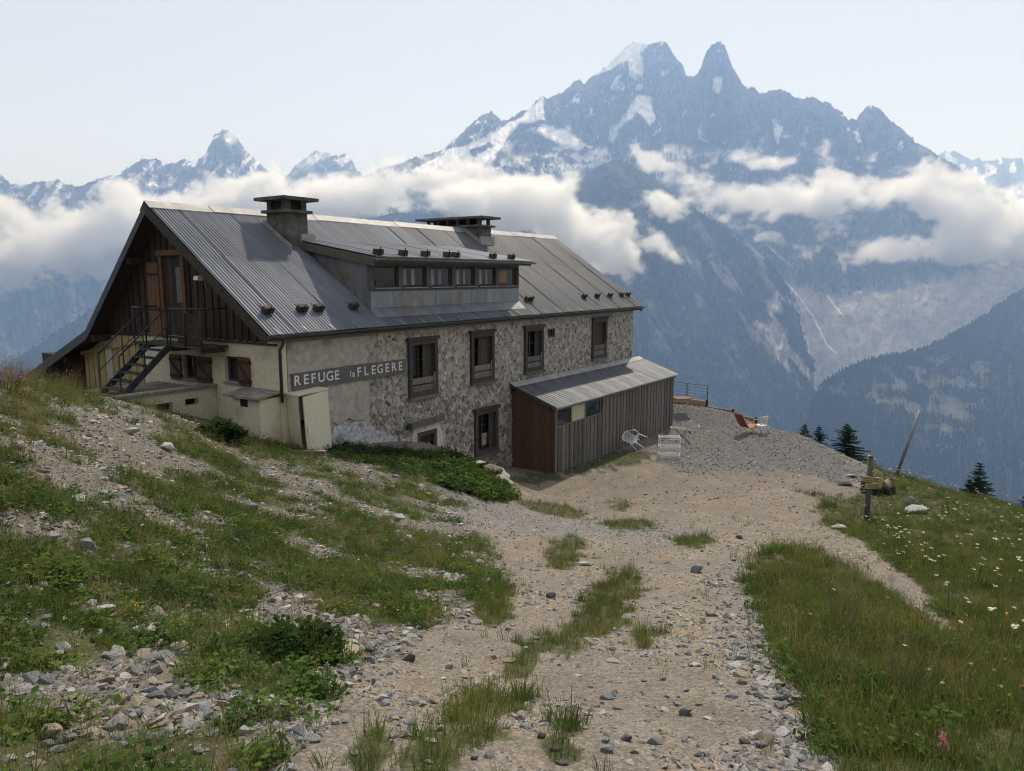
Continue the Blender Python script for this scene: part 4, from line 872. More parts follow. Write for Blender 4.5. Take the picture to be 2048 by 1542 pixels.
# eave: fascia, gutter with brackets
MB().box(GX+.01, L+.45, EY+.03, EY+.06, EZ-.20, EZ-.04).build('fascia', M['wood_grey'], roof)
gt = MB(); vs = []
ga = np.linspace(math.pi, 2*math.pi, 7); r0 = .075; cyy, czz = EY-.055, EZ-.055
prof = [(cyy+r0*math.cos(a), czz+r0*math.sin(a)) for a in ga]+[(cyy+(r0-.012)*math.cos(a), czz+(r0-.012)*math.sin(a)) for a in ga[::-1]]
gut = gt.prism([(GX-.02, a, b_) for a, b_ in prof], [(L+.47, a, b_) for a, b_ in prof]).build('gutter', M['gutter'], roof)
for k in range(24):
    x_ = GX+.3+k*.9; MB().beam((x_, EY+.15, EZ+.15*SL+.035), (x_, EY-.14, EZ-.0), .03, .008).build('gutter_strap', M['alu'], roof)
MB().box(.22, L-.1, -.06, -.003, -1.64, -1.50).build('wall_plate', M['wood_grey'], H)
MB().tube([(.03,-.25,EZ-.10),(.02,-.16,EZ-.3),(.0,-.07,EZ-.45),(.0,-.07,-3.2)], .045, 10).build('downspout', M['gutter'], H, True)
# snow guard blocks
def guard(x, y, z, rx, parent):
    o = MB().box(-.16, .16, -.06, .06, .035, .20)
    o = bpy.data.objects.new('snow_guard', o.mesh('snow_guard', M['wood_frame'])); link(o, parent); og = ORG[root_of(parent).name]
    o.location = (x-og[0], y-og[1], z-og[2]); o.rotation_euler = (rx, 0, rr.uniform(-.08, .08))
    br = MB().box(-.012, .012, -.09, .32, .024, .034).box(-.012, .012, -.085, -.065, .03, .27)
    link(bpy.data.objects.new('bracket', br.mesh('bracket', M['iron'])), o)
for x_ in (.05, 1.15, 1.72, 3.0, 12.1, 12.3, 16.6, 17.8, 19.05, 20.25, 20.95): guard(x_, .46, EZ+(.46-EY)*SL, SA, roof)
# ---- chimneys
ch = MB().box(2.98, 3.80, 3.2, 4.12, .55, 1.93).build('chimney', M['concrete_dark'], H)
MB().box(2.86, 3.92, 3.08, 4.24, 1.931, 2.02).build('collar', M['concrete_dark'], ch)
for a, b_ in ((2.99, 3.25), (3.99, 4.11)):
    pass
for (xa, ya) in ((2.99,3.21),(3.59,3.21),(2.99,3.91),(3.59,3.91)): MB().box(xa, xa+.2, ya, ya+.2, 2.021, 2.30).build('pillar', M['concrete_dark'], ch)
MB().box(3.05, 3.72, 3.28, 4.05, 2.021, 2.28).build('flue', M['black'], ch)
MB().box(2.72, 4.06, 2.94, 4.38, 2.301, 2.40).build('cap', M['concrete_dark'], ch)
fl = MB()
for xa in (2.93, 3.83): fl.prism([(xa,2.95,roof_z(2.95)+.03),(xa,4.25,roof_z(4.25)+.03),(xa,4.25,roof_z(4.25)+.16),(xa,2.95,roof_z(2.95)+.18)], [(xa+.035,2.95,roof_z(2.95)+.03),(xa+.035,4.25,roof_z(4.25)+.03),(xa+.035,4.25,roof_z(4.25)+.16),(xa+.035,2.95,roof_z(2.95)+.18)])
fl.build('flashing', M['alu'], ch); MB().box(3.45, 3.98, 3.08, 3.19, .80, 1.30).build('flashing', M['alu'], ch)
ch = MB().box(13.62, 14.46, 3.9, 6.9, .9, 2.10).build('chimney', M['concrete_dark'], H)
MB().box(13.5, 14.58, 3.75, 7.05, 2.101, 2.18).build('collar', M['concrete_dark'], ch)
for k in range(6):
    for xa in (13.64, 14.32): MB().box(xa, xa+.12, 3.93+k*.565, 4.05+k*.565, 2.181, 2.44).build('pillar', M['concrete_dark'], ch)
MB().box(13.9, 14.2, 4.2, 6.7, 2.181, 2.42).build('flue', M['black'], ch)
MB().box(13.36, 14.72, 3.55, 7.3, 2.441, 2.53).build('cap', M['concrete_dark'], ch)
fl = MB().prism([(13.57,3.75,roof_z(3.75)+.03),(13.57,4.84,roof_z(4.84)+.03),(13.57,4.84,roof_z(4.84)+.2),(13.57,3.75,roof_z(3.75)+.2)], [(13.61,3.75,roof_z(3.75)+.03),(13.61,4.84,roof_z(4.84)+.03),(13.61,4.84,roof_z(4.84)+.2),(13.61,3.75,roof_z(3.75)+.2)])
fl.box(13.6, 14.6, 3.8, 3.89, roof_z(3.8)+.0, roof_z(3.8)+.38).build('flashing', M['alu'], ch)
# ---- dormer
DX0, DX1, DY = 3.62, 11.35, .35
dm = holes_wall('dormer', M['zinc'], H, DX0, DX1, -1.02, -.44, [], DY, DY+.1)
n = 8
for k in range(n):
    a = DX0+(DX1-DX0)*k/n; b_ = DX0+(DX1-DX0)*(k+1)/n
    MB().box(a+.004, b_-.004, DY-.022-.006*(k % 2), DY-.003, -.93, -.46).build('zinc_panel', M['zinc'], dm)
MB().prism([(DX0-.05,DY-.32,roof_z(DY-.32)+.035),(DX1+.05,DY-.32,roof_z(DY-.32)+.035),(DX1+.05,DY+.0,roof_z(DY)+.09),(DX0-.05,DY+.0,roof_z(DY)+.09)], [(DX0-.05,DY-.32,roof_z(DY-.32)+.025),(DX1+.05,DY-.32,roof_z(DY-.32)+.025),(DX1+.05,DY+.0,roof_z(DY)+.03),(DX0-.05,DY+.0,roof_z(DY)+.03)]).build('apron', M['zinc'], dm)
DW = [(3.80,4.78),(5.02,6.04),(6.33,7.33),(7.64,8.58),(8.90,9.86),(10.12,11.10)]
DH = 3.62; dz0, dz1 = .56, 1.16
def droof(y_): return dz0+(y_-(-.02))/(DH+.02)*(dz1-dz0)
fr = MB(); fr.box(DX0, DX1, DY-.03, DY+.09, .31, .44); fr.box(DX0, DX1, DY-.03, DY+.09, -.438, -.34)
xs = [DX0]+[(DW[i][1]+DW[i+1][0])/2 for i in range(5)]+[DX1]
for k, x_ in enumerate(xs): fr.box(max(DX0, x_-.10), min(DX1, x_+.10), DY-.045, DY+.10, -.339, .309)
fr.build('window_frame', M['wood_grey'], dm)
for k, (a, b_) in enumerate(DW):
    w = bars(MB(), a-.02, b_+.02, -.335, .305, .05, DY+.02, DY+.07).build('window', M['wood_frame'], dm)
    MB().box(a+.03, b_-.03, DY+.045, DY+.05, -.28, .25).build('pane', M['glass'], dm)
    MB().box(a-.06, b_+.06, DY-.09, DY-.046, -.37, -.335).build('sill', M['zinc'], dm)
    if 0 < k < 5:
        for q in ((.06, .16), (.42, .52)): MB().box(a+(b_-a)*q[0], a+(b_-a)*q[1]+.05, DY+.036, DY+.042, -.27, .22).build('curtain', M['curtain'], dm)
    if k == 5: MB().box(a+.05, a+.5, DY+.036, DY+.042, -.2, .2).build('curtain', M['wood_pale'], dm)
    if k == 0: MB().box(a+.1, b_-.1, DY+.02, DY+.04, -.25, -.12).build('inner_board', M['wood_frame'], dm)
for sx_, nm in ((DX0, 'cheek'), (DX1-.05, 'cheek')):
    n = 5
    for k in range(n):
        ya = DY+.10+(DH-DY-.35)*k/n; yb = DY+.10+(DH-DY-.35)*(k+1)/n; d = .004*(k % 2)
        q = [(ya, roof_z(ya)+.01), (yb-.006, roof_z(yb)+.01), (yb-.006, droof(yb)-.12), (ya, droof(ya)-.12)]
        MB().prism([(sx_-d, *p) for p in q], [(sx_+.045, *p) for p in q]).build('cheek_panel', M['zinc'], dm)
q = [(-.05, dz0-.02), (DH+.1, droof(DH+.1)-.02), (DH+.1, droof(DH+.1)-.09), (-.05, dz0-.09)]
droofo = MB().prism([(DX0-.16, *p) for p in q], [(DX1+.36, *p) for p in q]).build('dormer_roof', M['wood_grey'], H)
DSA = math.atan((dz1-dz0)/(DH+.02))
dme = corr_mesh('roof_sheet', (DX1-DX0+.56)/9+.04, (DH+.2)/math.cos(DSA), (DX1-DX0+.56)/72, .02, M['roof_metal'])
for k in range(9): put_sheet(dme, DX0-.18+k*(DX1-DX0+.56)/9, -.10, droof(-.10)+.012+.004*(k % 2), DSA, droofo)
MB().beam((DX0-.16,-.02,dz0-.16),(DX0-.16,DH,droof(DH)-.16), .06, .2).build('barge_beam', M['wood_grey'], droofo)
prof = [(-.12+.065*math.cos(a), dz0-.045+.065*math.sin(a)) for a in ga]+[(-.12+.053*math.cos(a), dz0-.045+.053*math.sin(a)) for a in ga[::-1]]
MB().prism([(DX0-.17, a, b_) for a, b_ in prof], [(DX1+.45, a, b_) for a, b_ in prof]).build('gutter', M['zinc'], droofo)
MB().box(DX0-.12, DX1+.33, -.03, .0, dz0-.17, dz0-.03).build('fascia', M['wood_grey'], droofo)
for x_ in (3.75, 4.8, 5.82, 6.88, 7.33, 9.4, 10.55): guard(x_, .12, droof(.12)+.01, DSA, droofo)
# rendered box on the near corner
bx = MB().box(-.62, -.013, .02, 1.12, -6.0, -3.06).build('rendered_box', M['plaster_cream'], H)
MB().prism([(-.76,-.06,-3.0),(-.02,-.06,-2.90),(-.02,1.34,-2.90),(-.76,1.34,-3.0)],[(-.76,-.06,-3.06),(-.02,-.06,-2.96),(-.02,1.34,-2.96),(-.76,1.34,-3.06)]).build('slab', M['concrete'], bx)
MB().box(-.64, -.621, .50, .78, -3.28, -3.08).build('vent', M['black'], bx)
# ================================================================ fixtures and outbuildings
hone(MB().box(-.07, -.0, 0, .0+.12, 0, .11), 'alarm_box', M['red_box'], 0, 0, 0, 'small dark red box on the cream corner of the hut', 'box').location = hw(.03, -.10, -3.02)
wlp = hthing('wall_lamp', 0, 0, 0, 'white outdoor lamp on the dark wooden gable boards', 'lamp'); wlp.location = hw(.0, 3.0, -.12)
MB().prism([(-.28,-.10,.02),(-.28,.10,.02),(-.25,.10,.13),(-.25,-.10,.13)], [(-.12,-.12,.0),(-.12,.12,.0),(-.12,.12,.14),(-.12,-.12,.14)]).build('lamp_head', M['white'], wlp)
MB().tube([(-.12,0,.05),(-.03,-.02,.02),(.01,-.02,-.1)], .012, 6).tube([(-.04,-.04,.0),(-.04,-.07,-.12),(-.02,-.09,-.22)], .008, 5).build('arm', M['white_dirty'], wlp)
# name board
nb_ = hthing('name_board', .30, -.04, -2.94, 'weathered grey wooden board with white letters REFUGE de la FLEGERE', 'sign')
bd = [(.30,-2.50),(.36,-2.60),(.31,-2.70),(.36,-2.80),(.32,-2.92),(2.4,-2.93),(4.6,-2.93),(4.57,-2.8),(4.62,-2.7),(4.58,-2.5),(2.4,-2.48)]
MB().prism([(x, -.10, z) for x, z in bd], [(x, -.055, z) for x, z in bd]).build('board', M['sign_wood'], nb_)
def text_mesh(s, size, ext):
    cu = bpy.data.curves.new('lettering', 'FONT'); cu.body = s; cu.size = size; cu.extrude = ext; cu.align_x = 'CENTER'; cu.offset = .004*size/.3
    o = bpy.data.objects.new('lettering', cu); COL.objects.link(o); dg = bpy.context.evaluated_depsgraph_get()
    me = bpy.data.meshes.new_from_object(o.evaluated_get(dg)); bpy.data.objects.remove(o); bpy.data.curves.remove(cu); return me
def letter(ch_, x, z, size, mat):
    me = text_mesh(ch_, size, .004); me.materials.clear(); me.materials.append(mat)
    o = bpy.data.objects.new('letter', me); link(o, nb_); o.rotation_euler = (math.pi/2, rr.uniform(-.03, .03), 0); o.location = (x-.30, -.105+.04, z+2.94)
for c_, x_ in zip('REFUGE', (.47,.76,1.01,1.29,1.58,1.83)): letter(c_, x_, -2.81, .37, M['paint_white'])
for c_, x_ in zip('de', (2.08,2.19)): letter(c_, x_, -2.79, .17, M['paint_faint'])
for c_, x_ in zip('la', (2.33,2.44)): letter(c_, x_, -2.80, .25, M['paint_white'])
for c_, x_ in zip('FLEGERE', (2.66,2.93,3.22,3.49,3.78,4.07,4.35)): letter(c_, x_, -2.81, .36, M['paint_white'])
# cabinet
cb = hthing('metal_cabinet', .22, -.5, -4.62, 'tilted beige metal cabinet with door ajar against the front wall', 'cabinet'); cb.rotation_euler = (0, R(-3), HANG)
cbx = MB(); x0, x1, z0, z1 = .22, 1.20, -4.62, -3.02
cbx.box(x0, x0+.025, -.50, -.05, z0, z1); cbx.box(x1-.025, x1, -.50, -.05, z0, z1); cbx.box(x0+.026, x1-.026, -.075, -.05, z0, z1); cbx.box(x0+.026, x1-.026, -.50, -.076, z0, z0+.06)
cbx.build('body', M['cabinet'], cb)
MB().box(x0-.03, x1+.03, -.54, -.03, z1+.001, z1+.05).build('top', M['cabinet'], cb)
dr = MB(); a = R(9); c_, s_ = math.cos(a), math.sin(a)
def dp(u_, v_): return (x1-.02-u_*c_-v_*s_, -.505-u_*s_+v_*c_)
q = [dp(0, 0), dp(.94, 0), dp(.94, -.03), dp(0, -.03)]
dr.prism([(p[0], p[1], z0+.03) for p in q], [(p[0], p[1], z1-.01) for p in q]); dr = dr.build('door', M['cabinet'], cb)
hx = dp(.86, -.05); MB().box(hx[0]-.015, hx[0]+.015, hx[1]-.02, hx[1]+.03, -3.98, -3.78).build('handle', M['white'], dr)
MB().box(x0+.03, x1-.03, -.45, -.1, -3.8, -3.78).build('shelf', M['steel_dark'], cb)
# low rendered wall in front of the gable, the stair landing behind it
lw = hthing('low_wall', -3.1, 2.75, -4.6, 'low rendered concrete wall with two dark openings below the metal stair', 'wall')
holes_wall('body', M['plaster_cream'], lw, -3.1, -.013, -5.2, -3.02, [(-1.75,-1.3,-3.50,-3.28),(-.95,-.55,-3.44,-3.26)], 2.75, 3.0)
MB().box(-3.16, -.012, 2.69, 3.06, -3.019, -2.95).build('coping', M['concrete'], lw)
MB().box(-3.0, -.02, 3.061, 5.6, -5.2, -3.10).build('landing', M['concrete'], lw)
for a, b_, c_, d_ in ((-1.75,-1.3,-3.50,-3.28),(-.95,-.55,-3.44,-3.26)): MB().box(a+.002, b_-.002, 2.95, 2.98, c_+.002, d_-.002).build('dark_opening', M['black'], lw)
# metal stair
st = hthing('metal_staircase', -2.15, 4.2, -3.10, 'dark steel outdoor staircase with handrails up to the gable door', 'staircase')
for yy in (3.58, 4.62): MB().beam((-2.2,yy,-3.12),(-.82,yy,-1.90), .05, .17).build('stringer', M['steel_dark'], st)
for k in range(6):
    t_ = (k+.55)/6.4; x_ = -2.2+1.38*t_; z_ = -3.12+1.22*t_+.07
    MB().box(x_-.12, x_+.12, 3.61, 4.59, z_-.015, z_+.02).build('tread', M['steel_dark'], st)
for yy in (3.56, 4.64):
    MB().tube([(-2.2,yy,-2.05),(-.85,yy,-.86)], .022, 6).build('handrail', M['steel_dark'], st, True)
    MB().tube([(-2.2,yy,-2.5),(-.85,yy,-1.35)], .014, 6).build('mid_rail', M['steel_dark'], st, True)
    for t_ in (0., .5, 1.): MB().tube([(-2.2+1.35*t_,yy,-3.1+1.2*t_),(-2.2+1.35*t_,yy,-2.05+1.19*t_)], .02, 6).build('post', M['steel_dark'], st, True)
pl = MB()
for k in range(5): MB().box(-.80+k*.155, -.80+k*.155+.145, 2.05, 5.35, -1.90, -1.84).build('deck_board', M['wood_frame'], st)
MB().box(-.78, -.1, 2.1, 2.2, -2.02, -1.901).box(-.78, -.1, 3.5, 3.6, -2.02, -1.901).box(-.78, -.1, 5.1, 5.2, -2.02, -1.901).build('joists', M['wood_frame'], st)
MB().tube([(-.80,2.05,-.84),(-.80,3.5,-.86)], .022, 6).tube([(-.80,4.7,-.86),(-.80,5.35,-.86),(-.05,5.35,-.86)], .022, 6).tube([(-.80,2.05,-.84),(-.05,2.05,-.84)], .022, 6).build('balcony_rail', M['steel_dark'], st, True)
for yy in (2.06, 2.8, 3.5, 4.72, 5.34): MB().tube([(-.80,yy,-1.9),(-.80,yy,-.85)], .022, 6).build('post', M['steel_dark'], st, True)
for k in range(4): MB().box(-.775, -.755, 2.08, 3.2, -1.80+k*.21, -1.80+k*.21+.19).build('balcony_board', M['wood_dark'], st)

# ================================================================ lean-to shed
AX0, AX1, AW = 10.42, 21.35, 1.91
sh_ = hthing('lean_to_shed', AX0, -AW, ZB, 'grey wooden lean-to shed with corrugated metal roof on the hut front', 'shed')
def azt(y_): return -3.96-(.0-y_)*.345             # y negative outward
ft = MB().box(AX0+.05, AX1-.05, -AW+.03, -AW+.07, -7.5, -5.44).box(13.92, AX1-.05, -AW+.03, -AW+.07, -5.439, -4.68).box(AX0+.05, 13.919, -AW+.03, -AW+.07, -4.76, -4.68).build('front_frame', M['wood_dark'], sh_)
x = AX0; k = 0
while x < AX1-.05:
    wd = .13+.06*rr.random(); x1 = min(x+wd-.01, AX1); d = .022*(k % 2)+.006*rr.random(); top = -4.70
    if x < 13.9: top = -5.44
    MB().box(x, x1, -AW-d, -AW+.026-d, -7.36-.05*rr.random(), top-.0).build('board', M['wood_grey'], ft); x += wd; k += 1
sd_ = MB().box(AX0+.03, AX0+.06, -AW+.02, -.02, -7.5, -4.75).prism([(AX0+.03,-AW+.02,-4.749),(AX0+.03,-.02,-4.749),(AX0+.03,-.02,-4.04)], [(AX0+.06,-AW+.02,-4.749),(AX0+.06,-.02,-4.749),(AX0+.06,-.02,-4.04)]).build('side_frame', M['wood_dark'], sh_)
y = -AW+.01; k = 0
while y < -.04:
    y1 = min(y+.19, -.02); d = .012*(k % 2)
    MB().prism([(AX0-d,y,-7.36),(AX0-d,y1-.006,-7.36),(AX0-d,y1-.006,azt(y1)-.08),(AX0-d,y,azt(y)-.08)], [(AX0+.028,y,-7.36),(AX0+.028,y1-.006,-7.36),(AX0+.028,y1-.006,azt(y1)-.08),(AX0+.028,y,azt(y)-.08)]).build('board', M['wood_brown'], sd_); y = y1; k += 1
box('corner_post', M['wood_grey'], sh_, AX0-.03, AX0+.07, -AW-.05, -AW+.0, -7.3, -4.72)
MB().box(AX1-.06, AX1-.02, -AW+.02, -.02, -7.5, -4.72).build('far_side', M['wood_grey'], sh_)
MB().box(AX0-.05, AX1+.05, -AW-.03, -AW+.05, -7.9, -7.361).build('plinth', M['concrete'], sh_)
wf = MB().box(AX0+.07, 13.9, -AW-.03, -AW+.02, -5.44, -5.39).box(13.83, 13.9, -AW-.03, -AW+.02, -5.389, -4.78).box(11.52, 11.60, -AW-.02, -AW+.02, -5.389, -4.78).box(12.60, 12.68, -AW-.02, -AW+.02, -5.389, -4.78).build('window', M['wood_grey'], sh_)
for a, b_, mm in ((AX0+.08, 11.519, 'glass'), (11.601, 12.599, 'cream_pane'), (12.681, 13.829, 'glass')): MB().box(a, b_, -AW+.0, -AW+.008, -5.388, -4.78).build('pane', M[mm], wf)
MB().box(AX0+.08, 13.9, -AW-.018, -AW+.02, -4.779, -4.68).build('head_board', M['wood_grey'], sh_)
ASA = math.atan(.345); al = (AW+.17)/math.cos(ASA)
nA = 9; aw = (AX1-AX0+.36)/nA; ame = corr_mesh('roof_sheet', aw+.06, al, aw/6, .036, M['annex_roof'])
arf = MB().prism([(AX0-.1,-AW-.1,azt(-AW-.1)-.06),(AX0-.1,-.02,azt(-.02)-.06),(AX0-.1,-.02,azt(-.02)-.1),(AX0-.1,-AW-.1,azt(-AW-.1)-.13)], [(AX1+.1,-AW-.1,azt(-AW-.1)-.06),(AX1+.1,-.02,azt(-.02)-.06),(AX1+.1,-.02,azt(-.02)-.1),(AX1+.1,-AW-.1,azt(-AW-.1)-.13)]).build('roof', M['wood_grey'], sh_)
for k in range(nA): put_sheet(ame, AX0-.18+k*aw, -AW-.15, azt(-AW-.15)-.02+.006*(k % 2), ASA, arf)
MB().prism([(AX0-.2,-.30,azt(-.30)+.03),(AX0-.2,-.06,-3.90),(AX0-.2,-.06,-3.92),(AX0-.2,-.30,azt(-.3)+.01)], [(AX1+.1,-.30,azt(-.30)+.03),(AX1+.1,-.06,-3.90),(AX1+.1,-.06,-3.92),(AX1+.1,-.30,azt(-.3)+.01)]).build('flashing', M['alu'], arf)
for y_ in (-.12, -1.75): MB().beam((AX0-.14,y_,azt(y_)-.16),(AX0+.25,y_,azt(y_)-.16), .09, .14).build('purlin_end', M['wood_dark'], sh_)

# ================================================================ terrace edge, furniture, signs
def gz1(x, y): return float(ground_z(np.array([x]), np.array([y]))[0])
TWP = [(8.55,40.6),(10.36,38.62),(11.41,37.46),(12.19,36.13)]; TWH = [(-7.25,.68,3),(-7.28,.44,2),(-7.26,.24,1)]
tw = empty('timber_edging', (10.3,38.6,-7.25), 0, 'stepped low wall of brown timber planks along the terrace edge', 'wall'); ORG[tw.name] = (10.3,38.6,-7.25)
for (a, b_), (z, h, n) in zip(zip(TWP, TWP[1:]), TWH):
    for k in range(n): MB().beam((*a, z-.15+(h+.15)*(k+.5)/n), (*b_, z-.15+(h+.15)*(k+.5)/n), .07, (h+.15)/n-.012).build('plank', M['wood_pale'] if k == n-1 else M['wood_honey'], tw)
    MB().beam((*b_, z-.3), (*b_, z+h+.05), .10, .10, up=(0,1,0)).build('post', M['black'], tw)
rl = empty('terrace_railing', (10.36,38.7,-6.55), 0, 'thin blue-grey metal railing above the timber planks', 'railing'); ORG[rl.name] = (10.36,38.7,-6.55)
a, b_ = (8.6,40.6), (10.45,38.62)
for t_ in (.0, .5, .97): 
    p = (a[0]+(b_[0]-a[0])*t_, a[1]+(b_[1]-a[1])*t_); MB().tube([(*p,-6.75),(*p,-5.75)], .022, 6).build('post', M['steel_dark'], rl, True)
for k in range(5): MB().tube([(*a,-6.42+k*.165),(*b_,-6.42+k*.165)], .016 if k == 4 else .009, 6).build('rail', M['steel_dark'], rl, True)
# signpost
p = gp(1733, 1040); k = p.y/1473.*1.02
sp_ = empty('signpost', p, 0, 'wooden trail signpost with yellow finger boards beside the track', 'signpost')
HP = 131*k
MB().tube([(0,0,-.3),(0,0,HP)], .065, 10, .06).build('post', M['wood_grey'], sp_, True)
MB().tube([(0,0,HP),(0,0,HP+.03)], .066, 10, .03).build('cap', M['iron'], sp_, True)
def finger(z, ang, ln, h, back, bars_=2):
    d = Vector((math.cos(ang), math.sin(ang), 0)); nrm = Vector((-d.y, d.x, 0))
    if nrm.y > 0: nrm = -nrm
    o = nrm*.068
    pts = [d*(-back), d*ln, d*(ln+h*.35), d*ln, d*(-back)]; zz = [z-h/2, z-h/2, z, z+h/2, z+h/2]
    A = [(q+o+Vector((0,0,c_))) for q, c_ in zip(pts, zz)]; f = MB().prism(A, [q+nrm*.028 for q in A]).build('finger_board', M['sign_yellow'], sp_)
    for j in range(bars_):
        c_ = z+h*(.18-.36*j/(max(1, bars_-1))) if bars_ > 1 else z
        q = MB()
        for w0, w1 in ((.02, .14), (.17, .22), (.25, .40)):
            s0, s1 = -back+.06+(ln+back)*w0*1.7, -back+.06+(ln+back)*w1*1.7
            B0 = o+nrm*.029; q.prism([d*s0+B0+Vector((0,0,c_-h*.06)), d*s1+B0+Vector((0,0,c_-h*.06)), d*s1+B0+Vector((0,0,c_+h*.06)), d*s0+B0+Vector((0,0,c_+h*.06))], [d*s0+B0+nrm*.002+Vector((0,0,c_-h*.06)), d*s1+B0+nrm*.002+Vector((0,0,c_-h*.06)), d*s1+B0+nrm*.002+Vector((0,0,c_+h*.06)), d*s0+B0+nrm*.002+Vector((0,0,c_+h*.06))])
        q.build('lettering', M['sign_text'], f)
finger(HP-.10, R(84), .42, .13, .02); finger(HP-.27, R(84), .42, .13, .02); finger(HP-.44, R(84), .38, .13, .02)
finger(HP-.56, R(-28), .30, .14, .18); finger(HP-.73, R(6), .27, .14, .16)
# leaning pole
p = gp(1789, 950); q = at(1840, 821, p.y+.3)
tag(link(bpy.data.objects.new('leaning_pole', MB().tube([(0,0,-.3),tuple(Vector(q)-p)], .055, 10, .05).mesh('leaning_pole', M['zinc'], smooth=True))), 'bare grey pole leaning to the right on the grassy edge', 'pole').location = p
# white plastic chairs
def plastic_chair(name, loc, rot, label, mat):
    o = empty(name, loc, 0, label, 'chair', None); o.rotation_euler = rot
    s = MB(); n = 8
    vs = []
    for j in range(6):
        for i in range(n+1):
            x = -.22+.44*i/n; y = -.21+.42*j/5; vs.append((x*(1-.06*j/5), y, .43-.022*math.cos(x*5)*math.sin(math.pi*j/5)-.03*j/5+(.0 if j else -.03)))
    fs = [(j*(n+1)+i, j*(n+1)+i+1, (j+1)*(n+1)+i+1, (j+1)*(n+1)+i) for j in range(5) for i in range(n)]
    m = len(vs); s.add(vs+[(x, y, z-.02) for x, y, z in vs], fs+[tuple(m+q for q in f[::-1]) for f in fs]+[(0,1,m+1,m)]); s.build('seat', mat, o, True)
    bk = MB(); top = []
    for i in range(13): 
        a = R(-80+160*i/12); top.append((.255*math.sin(a), .06+.20*math.cos(a), .84-.10*(abs(i-6)/6)**2.2))
    bk.tube(top, .022, 8); low_ = [(.235*math.sin(R(-70+140*i/8)), .04+.18*math.cos(R(-70+140*i/8)), .45) for i in range(9)]; bk.tube(low_, .016, 6)
    bk.build('backrest', mat, o, True)
    for i in range(9):
        a = R(-66+132*i/8); MB().beam((.235*math.sin(a), .04+.18*math.cos(a), .45), (.25*math.sin(a), .06+.20*math.cos(a), .82-.06*(abs(i-4)/4)**2), .026, .012, up=(math.sin(a), math.cos(a), 0)).build('slat', mat, o)
    for sx in (-1, 1):
        MB().tube([(sx*.25,.09,.74),(sx*.28,-.02,.67),(sx*.28,-.18,.65),(sx*.265,-.23,.60),(sx*.235,-.22,.44)], .02, 8).build('armrest', mat, o, True)
        MB().tube([(sx*.21,-.19,.42),(sx*.26,-.25,0)], .026, 8, .02).build('leg', mat, o, True)
        MB().tube([(sx*.20,.17,.42),(sx*.25,.26,0)], .026, 8, .02).build('leg', mat, o, True)
    return o
p = gp(1522, 867); plastic_chair('plastic_chair', p, (0,0,R(-150)), 'cream white slatted plastic chair standing beside the red lounger', M['white_dirty'])
p = gp(1287, 903); plastic_chair('plastic_chair', p+Vector((-.05,.1,.28)), (R(-38), R(-48), R(60)), 'white plastic chair tipped against the shed wall', M['white'])
# red lounger
p = gp(1494, 867); rc = empty('lounge_chair', p, R(28), 'red folding lounge chair with yellowish metal frame', 'chair')
def sling(pts, w, mat, nm, par):
    s = MB(); A = []; 
    for x, z in pts: A += [(x, -w/2, z), (x, w/2, z)]
    n = len(A); fs = [(2*i, 2*i+1, 2*i+3, 2*i+2) for i in range(len(pts)-1)]
    s.add(A+[(x, y, z-.015) for x, y, z in A], fs+[tuple(n+q for q in f[::-1]) for f in fs]+[(2*i, 2*i+2, n+2*i+2, n+2*i) for i in range(len(pts)-1)]+[(2*i+1, n+2*i+1, n+2*i+3, 2*i+3) for i in range(len(pts)-1)]+[(0,n,n+1,1),(n-2,n-1,2*n-1,2*n-2)])
    return s.build(nm, mat, par, True)
sling([(-.62,.98),(-.56,.90),(-.42,.66),(-.30,.46),(-.20,.36)], .52, M['red'], 'backrest', rc); sling([(-.19,.345),(-.05,.30),(.15,.28),(.35,.32),(.48,.36)], .52, M['red'], 'seat', rc)
for sy in (-.28, .28):
    MB().tube([(-.63,sy,1.0),(-.42,sy,.64),(-.2,sy,.36),(.05,sy,.27),(.3,sy,.29),(.5,sy,.37)], .015, 6).build('side_rail', M['yellow_metal'], rc, True)
    MB().tube([(-.55,sy,.06),(-.35,sy,.015),(0,sy,.0),(.3,sy,.02),(.5,sy,.08)], .015, 6).build('runner', M['yellow_metal'], rc, True)
    MB().tube([(-.35,sy,.02),(.05,sy,.27)], .013, 6).tube([(.33,sy,.02),(-.2,sy,.36)], .013, 6).build('leg', M['yellow_metal'], rc, True)
    MB().tube([(-.40,sy,.62),(-.2,sy,.56),(.15,sy,.52),(.28,sy,.30)], .014, 6).build('armrest', M['yellow_metal'], rc, True)
# small table by the railing
p = gp(1360, 838); p = Vector((8.62, 36.9, gz1(8.62, 36.9))); tb = empty('folding_table', p, R(20), 'small wooden folding table with pale yellow crossed legs by the railing', 'table')
for k in range(5): MB().box(-.45, .45, -.38+k*.153, -.38+k*.153+.146, .69, .72).build('top_board', M['wood_honey'], tb)
for sx in (-.36, .36):
    MB().tube([(sx,-.3,0),(sx,.26,.69)], .016, 6).build('leg', M['yellow_metal'], tb, True); MB().tube([(sx,.3,0),(sx,-.26,.69)], .016, 6).build('leg', M['yellow_metal'], tb, True)
MB().tube([(-.36,0,.36),(.36,0,.36)], .012, 6).build('stretcher', M['yellow_metal'], tb, True)
